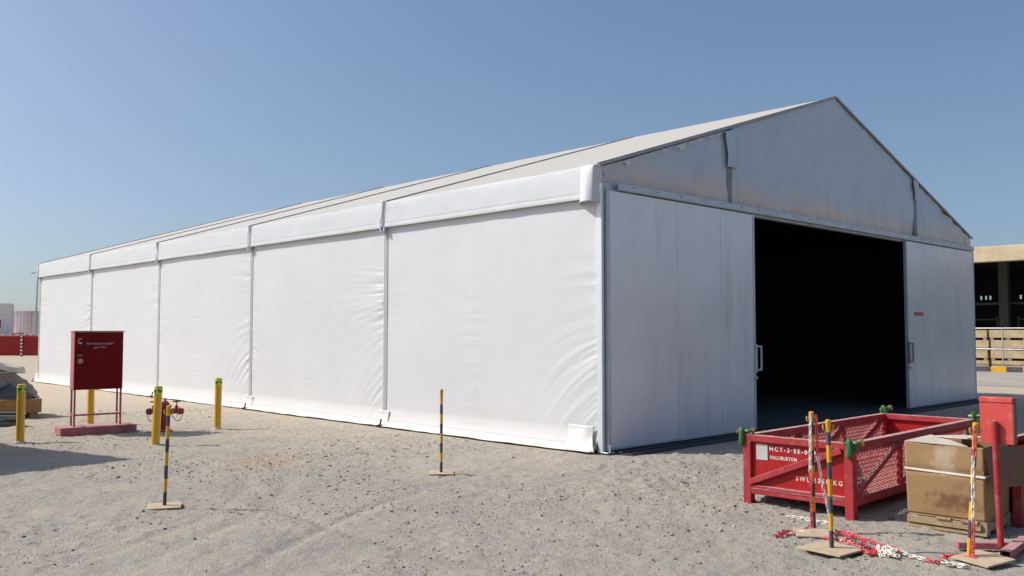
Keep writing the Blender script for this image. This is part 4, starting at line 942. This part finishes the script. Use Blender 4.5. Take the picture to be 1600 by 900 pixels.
mast = empty('lamp_mast', (-36.1, 67.9, .9), 0, 'thin grey lamp mast rising behind the far corner of the tent', 'mast')
m = MB(); m.tube([(-.12, 0, 0), (0, 0, 5.6)], [.09, .05], 10); m.build('pole', 'steel', mast)
m = MB(); m.bar((-.35, 0, 5.3), (.15, 0, 5.35), .06, .05); m.build('arm', 'steel', mast); m = MB(); m.box((-.42, 0, 5.28), (.22, .14, .1)); m.build('lamp_head', 'plate', mast, bevel=.02)

# container standing outside the frame on the left: it throws the big shadow at the left edge
c0 = container(0, 0, 0, 0, 6.06, 2.44, 2.6, 'cont_blue', 'grey green shipping container parked just left of the bollards')
u_ = Vector((-.834, .552, 0)); corner = Vector((-7.60, 11.91, 0)); c0.rotation_euler.z = math.atan2(u_.y, u_.x); c0.location = corner

# ------------------------------------------------------------------ right: open shed, railing, stacked crates
shed = empty('open_shed', TENT, TA, 'long open fronted shed with beige roof edge and dark interior', 'shed')
m = MB(); m.bb(34, 34.5, -40, 60, 4.85, 5.55); m.build('fascia', 'beige_wall', shed, smooth=0, bevel=.03)
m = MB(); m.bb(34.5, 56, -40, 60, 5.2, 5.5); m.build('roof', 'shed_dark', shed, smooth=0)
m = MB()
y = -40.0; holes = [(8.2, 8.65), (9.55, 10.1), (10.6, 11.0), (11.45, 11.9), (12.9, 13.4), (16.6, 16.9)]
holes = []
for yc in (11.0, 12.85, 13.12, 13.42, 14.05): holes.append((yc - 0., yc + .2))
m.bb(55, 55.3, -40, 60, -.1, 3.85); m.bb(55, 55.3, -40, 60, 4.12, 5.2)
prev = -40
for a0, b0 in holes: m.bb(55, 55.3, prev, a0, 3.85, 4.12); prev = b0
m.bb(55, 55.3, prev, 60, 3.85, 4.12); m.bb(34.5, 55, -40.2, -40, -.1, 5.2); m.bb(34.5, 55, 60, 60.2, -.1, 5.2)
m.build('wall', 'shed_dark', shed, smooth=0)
for y in np.arange(-35.25, 60, 8.4):
    m = MB(); m.bb(38.6, 39.0, y, y + .42, -.1, 5.2); m.build('column', 'shed_col', shed, smooth=0)
m = MB(); m.bb(39.0, 39.1, -38, 58, 3.05, 3.15, 0); m.build('rail', 'tarp_dark', shed, smooth=0)
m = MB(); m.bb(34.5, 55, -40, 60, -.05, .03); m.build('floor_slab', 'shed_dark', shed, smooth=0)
# dim racks inside
for i, y in enumerate((5.6, 8.0)):
    m = MB(); m.bb(41, 42.2, y, y + .08, 0, 2.5); m.bb(41, 42.2, y + 1.4, y + 1.48, 0, 2.5)
    for z in (.8, 1.6, 2.3): m.bb(41, 42.2, y + .08, y + 1.4, z, z + .07)
    o = m.build('storage_rack', 'shed_col', loc=TENT, rz=TA, smooth=0); tag(o, ['grey storage rack in the dark shed, right of the shed column', 'grey storage rack in the dark shed, between its column and the tent'][i], 'rack', 'racks in the open shed')
# railing
rail = empty('pipe_railing', TENT, TA, 'thin grey pipe railing along the painted kerb', 'railing')
m = MB()
for z in (1.84, .95): m.tube([(31.8, -36, z), (31.8, 60, z)], .022, 8)
m.build('rail', 'steel', rail)
for y in np.arange(-34.6, 60, 3.95)[:24]:
    m = MB(); m.tube([(31.8, y, 0), (31.8, y, 1.86)], .028, 8); m.build('post', 'steel', rail)
# stacked wooden bins
proto_c = empty('stacked_crate', (0, 0, 0))
m = MB(); m.bb(0, 1.2, 0, 1.5, .09, .43); m.build('box', 'wood_pale', proto_c, smooth=0, bevel=.01)
m = MB()
for y in (.02, .68, 1.34): m.bb(.02, 1.18, y, y + .14, 0, .088)
m.build('runner', 'wood', proto_c, smooth=0)
first = True
rows = ['bottom', 'second', 'third', 'top']
cols = ['pile nearest the shed column', 'pile behind the railing post', 'pile next to the tent edge', 'pile cut off by the tent']
for ci, y in enumerate((4.25, 5.85, 7.45, 9.05)):
    for ri in range(4):
        o = proto_c if first else copy_tree(proto_c); first = False
        p = tw(32.9, y + random.uniform(-.04, .04)); o.location = (p.x, p.y, ri * .445 - .0); o.rotation_euler.z = TA + random.uniform(-.012, .012)
        tag(o, f'pale wooden crate, {["bottom one", "second from the ground", "third from the ground", "topmost one"][ri]}, in the {["rightmost", "second from right", "third from right", "leftmost"][ci]} pile before the shed', 'crate', 'wooden crates piled before the shed')
